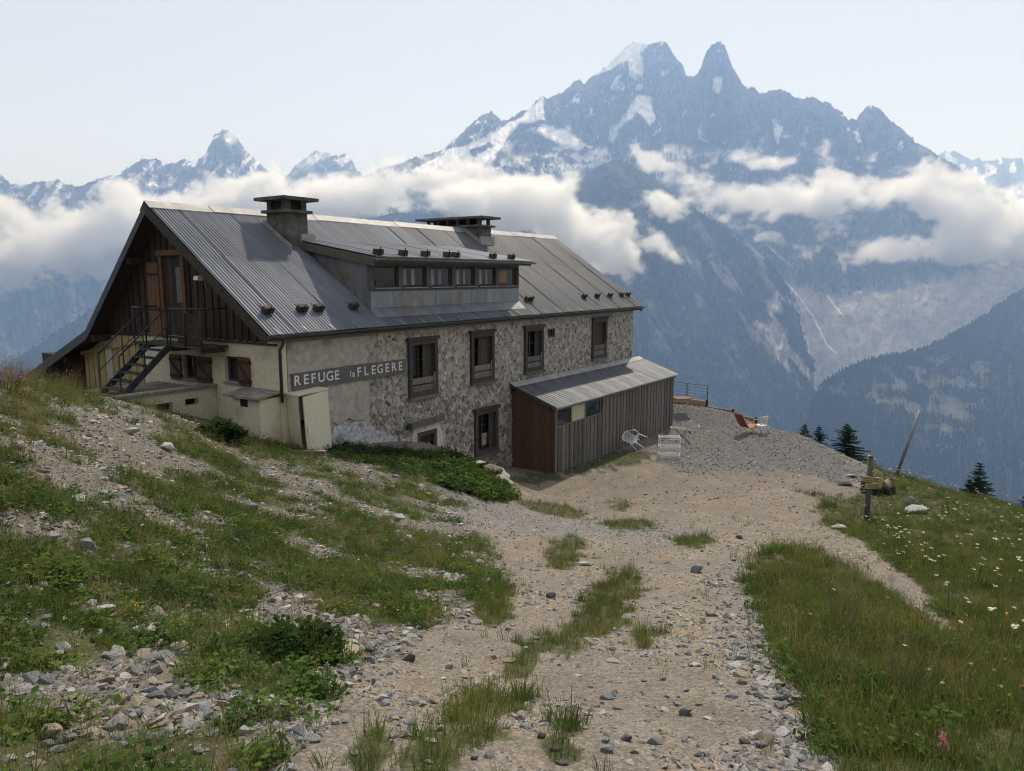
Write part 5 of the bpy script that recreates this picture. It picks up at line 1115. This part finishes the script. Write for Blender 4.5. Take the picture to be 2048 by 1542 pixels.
# wire shelf
p = gp(1338, 918); ws = empty('wire_rack', p, R(-4), 'white wire shelf rack standing on the gravel by the shed', 'rack')
for sx in (-.40, .40):
    for sy in (-.24, .24): MB().tube([(sx,sy,0),(sx,sy,.92)], .012, 6).build('post', M['white'], ws, True)
for z in (.20, .52, .90):
    s = MB()
    for sy in (-.24, .24): s.tube([(-.4,sy,z),(.4,sy,z)], .010, 5); s.tube([(-.4,sy,z-.06),(.4,sy,z-.06)], .007, 5)
    for sx in (-.4, .4): s.tube([(sx,-.24,z),(sx,.24,z)], .010, 5)
    for k in range(15): s.tube([(-.38+k*.054,-.24,z),(-.38+k*.054,.24,z)], .005, 4)
    s.build('wire_shelf', M['white'], ws)
for k in range(9): MB().tube([(-.36+k*.09,.245,.2),(-.36+k*.09,.245,.88)], .004, 4).build('wire', M['white'], ws)
# folding frame behind it
p = gp(1368, 888); fr = empty('folding_trolley', p, R(-10), 'white metal tray trolley with looped handle and thin dark legs', 'trolley')
MB().tube([(.15,-.18,.68),(.55,-.2,.82),(.62,-.17,.84),(.62,.17,.84),(.55,.2,.82),(.15,.18,.68)], .016, 6).build('loop_handle', M['white'], fr, True)
t_ = MB(); t_.tube([(-.6,-.22,.72),(.2,-.22,.66),(.2,.22,.66),(-.6,.22,.72),(-.6,-.22,.72)], .012, 6)
for k in range(7): t_.tube([(-.55+k*.11,-.22,.715-k*.008),(-.55+k*.11,.22,.715-k*.008)], .006, 4)
t_.build('tray', M['white_dirty'], fr, True)
for sy in (-.2, .2):
    MB().tube([(-.45,sy,.70),(.28,sy,.0)], .013, 6).build('leg', M['steel_dark'], fr, True); MB().tube([(.18,sy,.66),(-.40,sy,.0)], .013, 6).build('leg', M['steel_dark'], fr, True)
MB().tube([(.2,-.26,.62),(.2,-.30,.60),(.24,-.33,.56)], .05, 8, .03).build('knob', M['black'], fr, True)
# plank lying in the grass, scrap of plastic sheet
p = gp(607, 906); o = tag(link(bpy.data.objects.new('loose_plank', MB().beam((-.55,0,.04),(.55,-.05,.05), .10, .03).mesh('loose_plank', M['wood_pale']))), 'pale loose plank lying in the grass below the cabinet', 'plank'); o.location = p; o.rotation_euler = (0, R(2), R(8))
p = gp(788, 1116); s = MB(); g_ = 7; r2 = random.Random(3)
vs = [(-.22+.44*i/(g_-1), -.09+.18*j/(g_-1), .02+.05*r2.random()+.05*math.sin(i*1.3+j)) for j in range(g_) for i in range(g_)]
fs = [(j*g_+i, j*g_+i+1, (j+1)*g_+i+1, (j+1)*g_+i) for j in range(g_-1) for i in range(g_-1)]
m_ = len(vs); s.add(vs+[(x, y, z-.008) for x, y, z in vs], fs+[tuple(m_+q for q in f[::-1]) for f in fs])
o = tag(link(bpy.data.objects.new('plastic_scrap', s.mesh('plastic_scrap', M['black'], smooth=True))), 'crumpled black plastic scrap lying on the grassy bank', 'scrap'); o.location = p; o.rotation_euler = (R(12), 0, R(-25))

# ================================================================ conifers
def conifer(px, base_py, Y, top_py, label, seed, wide=.32, twin=False):
    r = random.Random(seed); top = at(px, top_py, Y); z0 = min(gz1(float(top[0]), Y), float(top[2])-2.2)-.1; h = float(top[2])-z0
    o = empty('conifer', (float(top[0]), Y, z0), 0, label, 'tree', 'young conifers at the terrace edge')
    def one(par, h, dx, dy):
        MB().tube([(dx,dy,-.3),(dx,dy,h*.5),(dx,dy,h*.96)], .055*h/3, 7, .008).build('trunk', M['bark'], par, True)
        V = []; Fc = []
        nl = int(11*h/2)+9
        for lv in range(nl):
            t = (lv+.5)/nl; z = h*(.10+.88*t); rad = wide*h*(1-t)**.8*(.75+.5*r.random())+.05
            for b in range(r.randint(9, 12)):
                a = r.uniform(0, 6.283); R_ = rad*r.uniform(.55, 1.15); droop = -.18*R_+.25*R_*t
                ns = max(4, int(R_*22))
                for q in range(ns):
                    f = (q+.6)/ns; bx, by, bz = dx+R_*f*math.cos(a), dy+R_*f*math.sin(a), z+droop*f*f+.08*R_*f
                    for side in (-1, 1, 0):
                        la = a+side*r.uniform(.5, 1.1); ln = (.05+.13*(1-f)+.05*r.random())*min(1, R_+.35); w_ = .016+.010*r.random()
                        ex, ey, ez = bx+ln*math.cos(la), by+ln*math.sin(la), bz+r.uniform(-.03, .05)
                        nx, ny = -math.sin(la)*w_, math.cos(la)*w_; i0 = len(V)
                        V += [(bx-nx, by-ny, bz-.01), (bx+nx, by+ny, bz+.014), (ex, ey, ez)]; Fc.append((i0, i0+1, i0+2))
        for q in range(10):
            a = r.uniform(0, 6.28); i0 = len(V); z = h*r.uniform(.93, .99); V += [(dx-.01, dy, z), (dx+.01, dy, z), (dx+.05*math.cos(a), dy+.05*math.sin(a), z+.07)]; Fc.append((i0, i0+1, i0+2))
        link(bpy.data.objects.new('crown', np_mesh('crown', V, Fc, M['needle'])), par)
    one(o, h, 0, 0)
    if twin: one(o, h*.80, -.24, .15)
    return o
conifer(1610, 885, 36.2, 848, 'smallest young conifer tip peeking over the gravel edge', 1, .36)
conifer(1638, 895, 34.2, 852, 'slim young conifer between its smaller and larger neighbours at the gravel edge', 2, .36)
conifer(1694, 915, 32.4, 847, 'bushy larch-like conifer behind the trail signpost', 3, .52)
conifer(1960, 1000, 29.5, 922, 'twin-topped dark spruce beyond the flowery slope', 4, .32, True)
conifer(2058, 1000, 29, 975, 'dark spruce tip standing past the twin-topped one', 5, .32)

# ================================================================ rocks
def rock_mesh(seed, flat=.6, mat=None, n=16, detail=0, name='rock'):
    r = np.random.default_rng(seed); p = r.normal(size=(n, 3)); p /= np.linalg.norm(p, axis=1)[:, None]; p *= (.82+.3*r.random((n, 1)))
    p *= np.array([1, .55+.35*r.random(), flat*(.75+.5*r.random())])
    bm = bmesh.new(); vs = [bm.verts.new(q) for q in p]; res = bmesh.ops.convex_hull(bm, input=vs)
    bmesh.ops.delete(bm, geom=[g for g in res['geom_interior'] if isinstance(g, bmesh.types.BMVert)], context='VERTS')
    if detail:
        bmesh.ops.bevel(bm, geom=bm.edges[:], offset=.05, segments=1, affect='EDGES')
        bmesh.ops.triangulate(bm, faces=bm.faces[:])
        bmesh.ops.subdivide_edges(bm, edges=bm.edges[:], cuts=1, use_grid_fill=True)
        co = np.array([v.co for v in bm.verts]); d = fbm(co[:, 0]*2.2+seed, co[:, 1]*2.2, co[:, 2]*2.2+.01, o=3, s=seed)
        for v, q in zip(bm.verts, d): v.co *= 1+.09*float(q)
    me = bpy.data.meshes.new(name); bm.to_mesh(me); bm.free()
    if mat: me.materials.append(mat)
    return me
TONE = {'p': ('rock_pale', 'pale grey'), 'b': ('rock_blue', 'blue-grey'), 't': ('rock_tan', 'tan'), 'd': ('rock_dark', 'dark grey')}
RM = {k: [rock_mesh(300+i*7+ord(k), (.35, .5, .65, .8, .45)[i], M[TONE[k][0]], 15, 1) for i in range(5)] for k in TONE}
rk = random.Random(21)
def rock(px, py, w, tone, label, group=None, mi=None, flat=1., tilt=.25, lift=0.):
    p = gp(px, py); s = w*p.y/F*.55
    o = bpy.data.objects.new('rock', RM[tone][rk.randrange(5) if mi is None else mi]); link(o)
    o.location = p+Vector((0, 0, s*.26*flat+lift)); o.scale = (s, s*rk.uniform(.8, 1.1), s*flat); o.rotation_euler = (rk.uniform(-tilt, tilt), rk.uniform(-tilt, tilt), rk.uniform(-.5, .5))
    return tag(o, label, 'rock', group)
SPECIAL = [(262,869,42,'p','long pale stone among grass below the low rendered wall',.8),(333,899,32,'p','bright white stone lying in grass uphill of the cabinet',.8),(158,1002,52,'p','broad pale boulder half buried near the top of the bank',.8),(101,1086,46,'p','upright jagged white stone beside the square grey block',1.2),(170,1103,50,'b','square-edged grey block on the stony bank',1.),(257,1110,64,'d','long dark slate slab lying on the bank',.5),(316,1398,48,'b','angular grey rock with flat pale top above the clover',1.1),(101,1474,62,'t','large brownish boulder in the grass at the bank foot',1.1),(573,1477,28,'t','smooth round tan cobble at the track edge',1.2),(618,1481,58,'b','flat blue-grey slab next to the round tan cobble',.6),(627,1248,80,'t','big flat tan slab on bare soil',.45),(690,1312,84,'t','broad sunken tan slab beside the leafy bush',.4),(1102,1196,26,'d','lone dark stone sitting in the middle of the track',1.3),(819,1322,34,'d','dark rounded stone at the bank foot beside the track',1.),(911,1411,26,'t','orange-tan stone in the track by a grass strip',1.),(1478,1078,20,'d','small dark stone on bare track by the grass verge',1.),(1484,1368,30,'t','ochre wedge-shaped stone in the loose rubble',1.),(1772,984,50,'t','largest pale boulder beside the signpost',.9),(1823,1008,34,'b','blue-white boulder on top of the rock pile',1.1),(1828,1026,56,'p','flat layered boulder at the bottom of the rock pile',.7),(1690,972,38,'d','dark flat stone lying on gravel left of the signpost',.6),(1704,954,30,'p','pale stone at the gravel edge behind the signpost',.8),(1679,1058,36,'p','half buried pale stone in the grass below the signpost',.5),(287,1269,66,'p','wide pale broken stone on the mid bank',.7),(326,1320,54,'b','cracked grey stone with split faces',1.),(124,1300,40,'p','white triangular stone in tall grass',1.1),(203,1226,60,'p','white knobbly stone heap piece on the bank',.8),(1804,1480,60,'p','pale flat stone sunk in the long grass verge',.4),(1392,1332,34,'p','grey-white angular stone on the track rubble',.9),(773,1040,22,'t','reddish brown stone above the bank path',1.)]
for px, py, w, tn, lb, fl in SPECIAL: rock(px, py, w, tn, lb, None, None, fl)
# flat stones stacked at the wall's foot
for k, (px, py, w) in enumerate([(948,940,60),(972,950,74),(990,960,70),(1003,972,56),(985,948,60)]):
    rock(px, py, w, 't' if k % 2 else 'p', 'flat stone in the short dry-laid step at the foot of the hut wall', 'stones of the dry-laid step', None, .5, .1, .10)
MORE = [(35,899),(20,865),(89,1036),(287,1178),(282,1222),(235,1335),(168,1385),(140,1480),(96,1494),(558,1514),(450,1165),(390,1227),(420,1197),(487,1227),(640,1212),(361,1034),(292,1059),(499,1024),(950,1248),(1021,1325),(1230,1325),(1007,1456),(861,1485),(1215,1504),(1252,1481),(1173,1131),(794,1042),(1394,1145),(1372,1276),(1372,1430),(1489,1487),(1700,1338),(60,960),(48,1180),(360,1300),(430,1390)]
nb = 0
def generic(px, py, w):
    Zq = zones(np.array([gp(px, py).x]), np.array([gp(px, py).y]), np.array([gp(px, py).z]))
    tn = rk.choice('pppbbbttd'); nm = TONE[tn][1]; mi = rk.randrange(5); fl = rk.uniform(.6, 1.); g_ = gp(px, py)
    size = w*g_.y/F; shp = 'flat' if (.35, .5, .65, .8, .45)[mi]*fl < .42 else 'blocky'; big = 'big' if size > .16 else ('fist-sized' if size > .085 else 'small')
    if Zq['bank'][0] > .5: where = 'on the bank just below the hut' if g_.y > 9.5 else ('on the mid bank' if g_.y > 4.6 else 'at the foot of the bank')
    elif Zq['verge'][0]+Zq['slope'][0] > .5: where = 'in the long grass'
    else: where = 'in the rubble along the verge' if Zq['edge'][0] > .4 else ('on the upper track' if g_.y < 5 else 'on the track towards the shed')
    if Zq['g'][0] > .5: where += ' among grass'
    rock(px, py, w, tn, f'{big} {shp} {nm} stone {where}', f'{big} {shp} {nm} stones {where}', mi, fl)
for px, py in MORE: generic(px, py, rk.uniform(26, 44))
for k in range(250):
    if k < 190:
        px = rk.uniform(5, 980); py = rk.uniform(815, 1535)
        if pdist(P_BANK, np.array([px+30]), np.array([py]))[0] < 0 or pdist(P_LEAFY, np.array([px]), np.array([py]))[0] > -8 or py < 790+max(0, px-200)*.22: continue
    else: px, py = rk.uniform(700, 1640), rk.uniform(1100, 1535)
    if pdist(P_VERGE, np.array([px]), np.array([py]))[0] > -15: continue
    generic(px, py, (11+24*rk.random()**1.7)*(.55+.65*(py-780)/760))

# ================================================================ plants that stand alone
def leafy_bush(name, p, w, h, n, mat, label, seed, lf=.05):
    r = random.Random(seed); o = empty(name, p, 0, label, 'plant'); V = []; Fc = []; st = MB()
    for k in range(n):
        a = r.uniform(0, 6.28); t = r.random()**.5; rr_ = w/2*t; z = h*(1-.55*t*t)*r.uniform(.12, 1)*(1+.30*math.sin(a*3+seed)+.22*math.sin(a*7+2*seed)); x, y = rr_*math.cos(a), rr_*math.sin(a)
        la = a+r.uniform(-.9, .9); tl = r.uniform(-.2, .7); ln = lf*r.uniform(.7, 1.5); wd = ln*.33
        d = Vector((math.cos(la)*math.cos(tl), math.sin(la)*math.cos(tl), math.sin(tl))); s_ = Vector((-math.sin(la), math.cos(la), r.uniform(-.5, .5)))*wd; b = Vector((x, y, z)); i0 = len(V)
        V += [b, b+d*ln*.45+s_, b+d*ln, b+d*ln*.45-s_]; Fc.append((i0, i0+1, i0+2, i0+3))
    link(bpy.data.objects.new('foliage', np_mesh('foliage', [tuple(v) for v in V], Fc, mat)), o)
    for k in range(14):
        a = r.uniform(0, 6.28); t = r.random(); st.tube([(0.05*math.cos(a), .05*math.sin(a), -.03), (w*.3*t*math.cos(a), w*.3*t*math.sin(a), h*.8*(1-.4*t))], .005, 4, .002)
    st.build('stem', M['leaf_dark'], o); return o
p = gp(590, 1318); leafy_bush('leafy_bush', p, .46, .17, 1300, M['leaf_dark'], 'dense dark green leafy bush beside the sunken tan slab', 31, .035)
p = gp(110, 1165); leafy_bush('leafy_bush', p, .36, .12, 700, M['leaf'], 'low bright green herb cushion on the stony bank', 32, .03)
p = gp(1755, 985); leafy_bush('leafy_bush', p, .9, .45, 900, M['leaf_dark'], 'dark weedy clump at the signpost rock pile', 33, .09)
p = gp(440, 880); leafy_bush('leafy_bush', p, .95, .34, 1000, M['leaf_dark'], 'dark broad-leaved weeds growing against the cream gable wall', 34, .14)
def dry_shrub(px, py, h, label, seed):
    r = random.Random(seed); p = gp(px, py); o = empty('dry_shrub', p, 0, label, 'plant'); 
    for k in range(9):
        a = r.uniform(0, 6.28); s = MB(); pt = Vector((0, 0, -.02)); d = Vector((.35*math.cos(a), .35*math.sin(a), 1)).normalized(); pts = [pt]
        for q in range(5): d = (d+Vector((r.uniform(-.25, .25), r.uniform(-.25, .25), .1))).normalized(); pts.append(pts[-1]+d*h/5*r.uniform(.7, 1.1))
        s.tube(pts, .0028, 4, .001)
        for b in pts[2:]:
            for w_ in range(3): s.tube([b, b+Vector((r.uniform(-1, 1), r.uniform(-1, 1), r.uniform(.1, .9)))*h*.16], .0014, 3, .0007)
        s.build('stem', M['twig'], o)
dry_shrub(1675, 1262, .42, 'bare brown twiggy shrub standing in the grass verge', 1); dry_shrub(1810, 1385, .36, 'thin dry twiggy plant with pale tips among yellow flowers', 2)
def flower_head(mb, c, r_, n):
    c = Vector(c)
    for k in range(n):
        a = 2*math.pi*k/n; mb.add([c, c+Vector((r_*math.cos(a-.3), r_*math.sin(a-.3), r_*.25)), c+Vector((r_*1.15*math.cos(a), r_*1.15*math.sin(a), r_*.15)), c+Vector((r_*math.cos(a+.3), r_*math.sin(a+.3), r_*.25))], [(0,1,2,3)])
p = gp(1876, 1530); pf = empty('pink_flower', p, 0, 'single pink flower spike in the grass verge', 'flower')
MB().tube([(0,0,-.02),(.005,.002,.05),(.012,.0,.10)], .0025, 5).build('stem', M['leaf'], pf)
s = MB(); r2 = random.Random(8)
for k in range(10): flower_head(s, (.012+r2.uniform(-.006, .006), r2.uniform(-.006, .006), .07+.006*k), .012, 5)
s.build('petals', M['petal_pink'], pf)
p = gp(8, 782); pf = empty('thistle_clump', p, 0, 'purple flowering clump on the crest of the bank', 'flower')
st, s = MB(), MB()
for k in range(26):
    x, y, z = r2.uniform(-.35, .35), r2.uniform(-.2, .2), r2.uniform(.12, .26); st.tube([(x*.5, y*.5, -.02), (x, y, z)], .004, 4); flower_head(s, (x, y, z), .035, 8)
st.build('stems', M['leaf'], pf); s.build('petals', M['petal_purple'], pf)

# ================================================================ grass, herbs, flowers, gravel
def tuft(seed, n, h, spread, w, lean, mat, name='grass_tuft', head=None):
    r = random.Random(seed); V = []; Fc = []; fm = []
    for k in range(n):
        a = r.uniform(0, 6.28); rr_ = spread*r.random()**.7; bx, by = rr_*math.cos(a), rr_*math.sin(a); la = a+r.uniform(-.8, .8); hh = h*r.uniform(.5, 1.1); ln = lean*r.uniform(.3, 1.3)*hh
        fa = r.uniform(0, 3.14); wx, wy = math.cos(fa)*w, math.sin(fa)*w; i0 = len(V)
        for t in (0, .45, .8): V += [(bx+ln*t*t*math.cos(la)-wx*(1-.5*t), by+ln*t*t*math.sin(la)-wy*(1-.5*t), hh*t-.01), (bx+ln*t*t*math.cos(la)+wx*(1-.5*t), by+ln*t*t*math.sin(la)+wy*(1-.5*t), hh*t-.01)]
        V.append((bx+ln*math.cos(la), by+ln*math.sin(la), hh*.98))
        Fc += [(i0, i0+1, i0+3, i0+2), (i0+2, i0+3, i0+5, i0+4), (i0+4, i0+5, i0+6)]; fm += [0, 0, 0]
        if head and r.random() < head:
            c_ = Vector((bx+ln*math.cos(la), by+ln*math.sin(la), hh*.98)); i0 = len(V); s_ = .0016+.0012*r.random()
            V += [tuple(c_+Vector(q)) for q in ((-s_,0,0),(s_,0,0),(0,0,s_*9),(0,-s_,0),(0,s_,0))]; Fc += [(i0, i0+1, i0+2), (i0+3, i0+4, i0+2)]; fm += [1, 1]
    me = bpy.data.meshes.new(name); me.from_pydata(V, [], Fc); me.materials.append(M[mat]); me.materials.append(M['grass_dry']); me.polygons.foreach_set('material_index', fm); me.update(); return me
def herb(seed, n, h, spread, lf, mat, name='herb'):
    r = random.Random(seed); V = []; Fc = []
    for k in range(n):
        a = r.uniform(0, 6.28); t = r.random()**.6; x, y = spread*t*math.cos(a), spread*t*math.sin(a); z = h*r.uniform(.15, 1)*(1-.4*t); la = r.uniform(0, 6.28); tl = r.uniform(-.3, .6); ln = lf*r.uniform(.7, 1.3); wd = ln*.38
        d = Vector((math.cos(la)*math.cos(tl), math.sin(la)*math.cos(tl), math.sin(tl))); s_ = Vector((-math.sin(la), math.cos(la), r.uniform(-.4, .4)))*wd; b = Vector((x, y, z)); i0 = len(V)
        V += [tuple(b), tuple(b+d*ln*.5+s_), tuple(b+d*ln), tuple(b+d*ln*.5-s_)]; Fc.append((i0, i0+1, i0+2, i0+3))
    return np_mesh(name, V, Fc, M[mat])
def umbel(seed, h, r_, mat, petals=7):
    r = random.Random(seed); me = bpy.data.meshes.new('flower'); s = MB(); s.tube([(0,0,-.02),(r.uniform(-.02,.02),r.uniform(-.02,.02),h)], .003, 3, .002); n0 = len(s.f); top = Vector(s.v[-1])
    for k in range(petals):
        a = r.uniform(0, 6.28); t = r.random()**.5; c_ = top+Vector((r_*t*math.cos(a), r_*t*math.sin(a), r.uniform(-.004, .008))); q = r_*.38
        s.add([c_+Vector((q*math.cos(b), q*math.sin(b), .1*q*math.sin(b*2))) for b in (0, 1.05, 2.1, 3.14, 4.2, 5.24)], [(0,1,2,3,4,5)])
    me.from_pydata(s.v, [], s.f); me.materials.append(M['leaf']); me.materials.append(M[mat]); me.polygons.foreach_set('material_index', [0 if i < n0 else 1 for i in range(len(s.f))]); me.update(); return me
def candidates(n, rmin, rmax, dens, azr=50):
    """random ground points with a given density (per square metre, a function of distance)"""
    r = np.sqrt(rng.uniform(rmin**2, rmax**2, n)); a = np.radians(rng.uniform(-azr, azr, n)); full = n/(math.radians(2*azr)*(rmax**2-rmin**2)/2)
    k = rng.random(n) < dens(r)/full; r, a = r[k], a[k]; x, y = r*np.sin(a), r*np.cos(a); z = ground_z(x, y)
    # nothing grows inside the hut
    dx, dy = x-HO[0], y-HO[1]; s_ = dx*HU[0]+dy*HU[1]; t_ = dx*HN[0]+dy*HN[1]
    ok = ~((s_ > -.05) & (s_ < 21.6) & (t_ < .04) & (t_ > -13.5)) & ~((s_ > 10.35) & (s_ < 21.5) & (t_ < 1.97) & (t_ > -1)) & ~((s_ > -3.2) & (s_ < .1) & (t_ < -2.7) & (t_ > -6)) & ~((s_ > -.7) & (s_ < .1) & (t_ > -1.2) & (t_ < .1))
    return x[ok], y[ok], z[ok], r[ok]
def yaw(n, tl=.12): return np.column_stack([rng.normal(0, tl, n), rng.normal(0, tl, n), rng.random(n)*6.283])
x, y, z, r = candidates(900000, 1.0, 44, lambda r: np.minimum(520, 10500/r**1.6)); Zn = zones(x, y, z)
dense = np.maximum.reduce([Zn['verge'], Zn['slope'], Zn['strip']*.8]); u = rng.random(len(x))
pos = np.column_stack([x, y, z])
k = (u < (Zn['g']**1.4+.06*(Zn['bank'] > .5)+.012)*np.where(dense > .5, 1., .62)*(1-.9*Zn['leafy'])); gk = np.nonzero(k)[0]
sc_ = (.55+.75*rng.random(len(gk)))*np.where(Zn['strip'][gk] > .3, .62, np.where(dense[gk] > .5, .78, .70))*(1+.45*Zn['n1'][gk]+.3*Zn['n2'][gk])*(1+.018*r[gk]); 
GP = [tuft(i, 13, .095, .05, .0022, .55, 'grass') for i in range(5)]+[tuft(10+i, 10, .15, .05, .0024, .5, 'grass', head=.12) for i in range(3)]+[tuft(20+i, 9, .12, .05, .002, .5, 'grass_dry') for i in range(2)]
ii = rng.integers(0, 10, len(gk)); ii = np.where((ii > 7) & (Zn['n3'][gk] < np.where(Zn['bank'][gk] > .5, -.12, .05)), rng.integers(0, 5, len(gk)), ii)
scatter('grass', 'short green alpine grass on the bank, verge and slope', GP, pos[gk], yaw(len(gk)), np.column_stack([sc_, sc_, sc_*(.8+.5*rng.random(len(gk)))]), ii)
# tall thin grass with seed heads
crest = (Zn['bank'] > .5) & (Zn['px'] < 620) & (Zn['py'] < 940)
k = np.nonzero((u > .80) & ((crest & (Zn['g'] > .25)) | ((Zn['bank'] > .5) & (Zn['g'] > .35) & (Zn['n3'] > -.1) & (rng.random(len(x)) < .30)) | ((Zn['verge'] > .6) & (rng.random(len(x)) < .40)) | ((Zn['slope'] > .6) & (rng.random(len(x)) < .22))))[0]
TG = [tuft(40+i, 6, .26, .04, .0013, .35, 'grass_dry' if i % 2 else 'grass', head=.8) for i in range(4)]
s_ = (.6+.6*rng.random(len(k)))*(1+.012*r[k])*np.where(crest[k], 1.3, 1.); scatter('tall_grass', 'tall thin grass with seed heads', TG, pos[k], yaw(len(k)), np.column_stack([s_*1.1, s_*1.1, s_]), rng.integers(0, 4, len(k)))
# low herbs and clover on the bank
k = np.nonzero((rng.random(len(x)) < .42*Zn['g']) & ((Zn['bank'] > .5) & (Zn['n2']+Zn['n1'] > -.1) | ((Zn['slope'] > .5) | (Zn['verge'] > .5)) & (Zn['n1']+.6*Zn['n2'] > .05)))[0]
HB = [herb(60+i, 26, .06, .075, .026, 'leaf') for i in range(3)]+[herb(70+i, 22, .05, .07, .02, 'leaf_dark') for i in range(2)]
s_ = (.6+.7*rng.random(len(k)))*(1+.02*r[k]); scatter('herbs', 'low leafy herbs and clover', HB, pos[k], yaw(len(k), .2), np.column_stack([s_, s_, s_*1.2]), rng.integers(0, 5, len(k)))
# big-leaved plants along the wall foot
x2, y2, z2, r2_ = candidates(160000, 15, 24, lambda r: 60+r*0, 30); Z2 = zones(x2, y2, z2)
k = np.nonzero(rng.random(len(x2)) < np.maximum(Z2['leafy'], Z2['weed']*.75))[0]; NP_ = [herb(80+i, 34, .26, .17, .10, 'leaf', 'leaves') for i in range(3)]+[herb(84, 30, .34, .15, .08, 'leaf_dark', 'leaves')]
dk = np.where(proj(x2[k], y2[k], z2[k])[0] < 800, 3, rng.integers(0, 4, len(k)))
s_ = (.7+.6*rng.random(len(k)))*np.where(proj(x2[k], y2[k], z2[k])[0] < 880, .55, 1.); scatter('leafy_ground_cover', 'bright green broad-leaved plants at the foot of the stone wall', NP_, np.column_stack([x2, y2, z2])[k], yaw(len(k), .2), np.column_stack([s_, s_, s_]), dk)
# flowers
pr = np.where(Zn['slope'] > .6, .021*(.3+2.4*sstep(-.1, .3, Zn['n1'])), np.where(Zn['verge'] > .6, .003+.010*(Zn['px'] > 1800), np.where(Zn['bank'] > .5, .002, 0)))
k = np.nonzero(rng.random(len(x)) < pr*(.4+.05*r))[0]; s_ = (.75+.5*rng.random(len(k)))*np.where(Zn['slope'][k] > .5, 1+.01*r[k], .55)
scatter('white_flowers', 'white umbel flowers scattered over the slope', [umbel(90+i, .17+.04*i, .016+.003*i, 'petal_white', 9) for i in range(4)], pos[k], yaw(len(k), .1), np.column_stack([s_, s_, s_]), rng.integers(0, 4, len(k)))
pr = np.where((Zn['slope'] > .6) & (Zn['n3'] > .05), .016, np.where((Zn['verge'] > .6) & (Zn['n1'] > .08), .010, np.where(Zn['bank'] > .5, .0012, .0)))
k = np.nonzero(rng.random(len(x)) < pr*(.4+.05*r))[0]; s_ = (.7+.5*rng.random(len(k)))
scatter('yellow_flowers', 'small yellow flowers in the grass', [umbel(95+i, .13, .014, 'petal_yellow', 6) for i in range(2)], pos[k], yaw(len(k), .1), np.column_stack([s_, s_, s_]), rng.integers(0, 2, len(k)))
# gravel
GM = [rock_mesh(500+i, (.45, .6, .75)[i % 3], M[('rock_pale', 'rock_blue', 'rock_tan', 'rock_pale', 'rock_dark', 'rock_tan', 'rock_blue', 'rock_pale')[i]], 14, 0, 'pebble') for i in range(8)]
x, y, z, r = candidates(1900000, 1.0, 26, lambda r: np.minimum(2600, 16000/r**1.45)); Zn = zones(x, y, z)
bare = 1-sstep(.3, .8, Zn['g'])
pk = np.where(Zn['bank'] > .5, .70*bare+.16, .50*bare*(.2+2.*sstep(-.15, .35, Zn['n1']+.6*Zn['n2']))+.0)
pk = np.maximum(pk, np.maximum(Zn['edge']*.8*(Zn['n2'] > -.25), Zn['grey']*.55)*bare)
k = np.nonzero(rng.random(len(x)) < pk)[0]; n = len(k)
big = np.where((Zn['bank'][k] > .5) | (Zn['edge'][k] > .5), 1., .62)
s_ = np.minimum(.042, .0056*(1-rng.random(n))**-.58)*big*(1+.03*r[k]); pz = np.column_stack([x[k], y[k], z[k]+s_*.12])
scatter('gravel', 'loose angular gravel on the track and bank', GM, pz, np.column_stack([rng.normal(0, .3, n), rng.normal(0, .3, n), rng.random(n)*6.28]), np.column_stack([s_, s_, s_*.9]), rng.choice(8, n, p=[.18,.16,.14,.16,.06,.08,.12,.10]))
x, y, z, r = candidates(300000, 20, 46, lambda r: 60+r*0, 34); Zn = zones(x, y, z)
k = np.nonzero(rng.random(len(x)) < np.maximum(Zn['terr'], .10*(1-Zn['g'])*(Zn['px'] > 1040)))[0]; n = len(k); s_ = .018+.05*rng.random(n)**2.2
scatter('terrace_gravel', 'coarse grey gravel covering the terrace', GM, np.column_stack([x[k], y[k], z[k]+s_*.1]), np.column_stack([rng.normal(0, .4, n), rng.normal(0, .4, n), rng.random(n)*6.28]), np.column_stack([s_, s_, s_]), rng.choice(8, n, p=[.14,.28,.04,.14,.14,.04,.14,.08]))
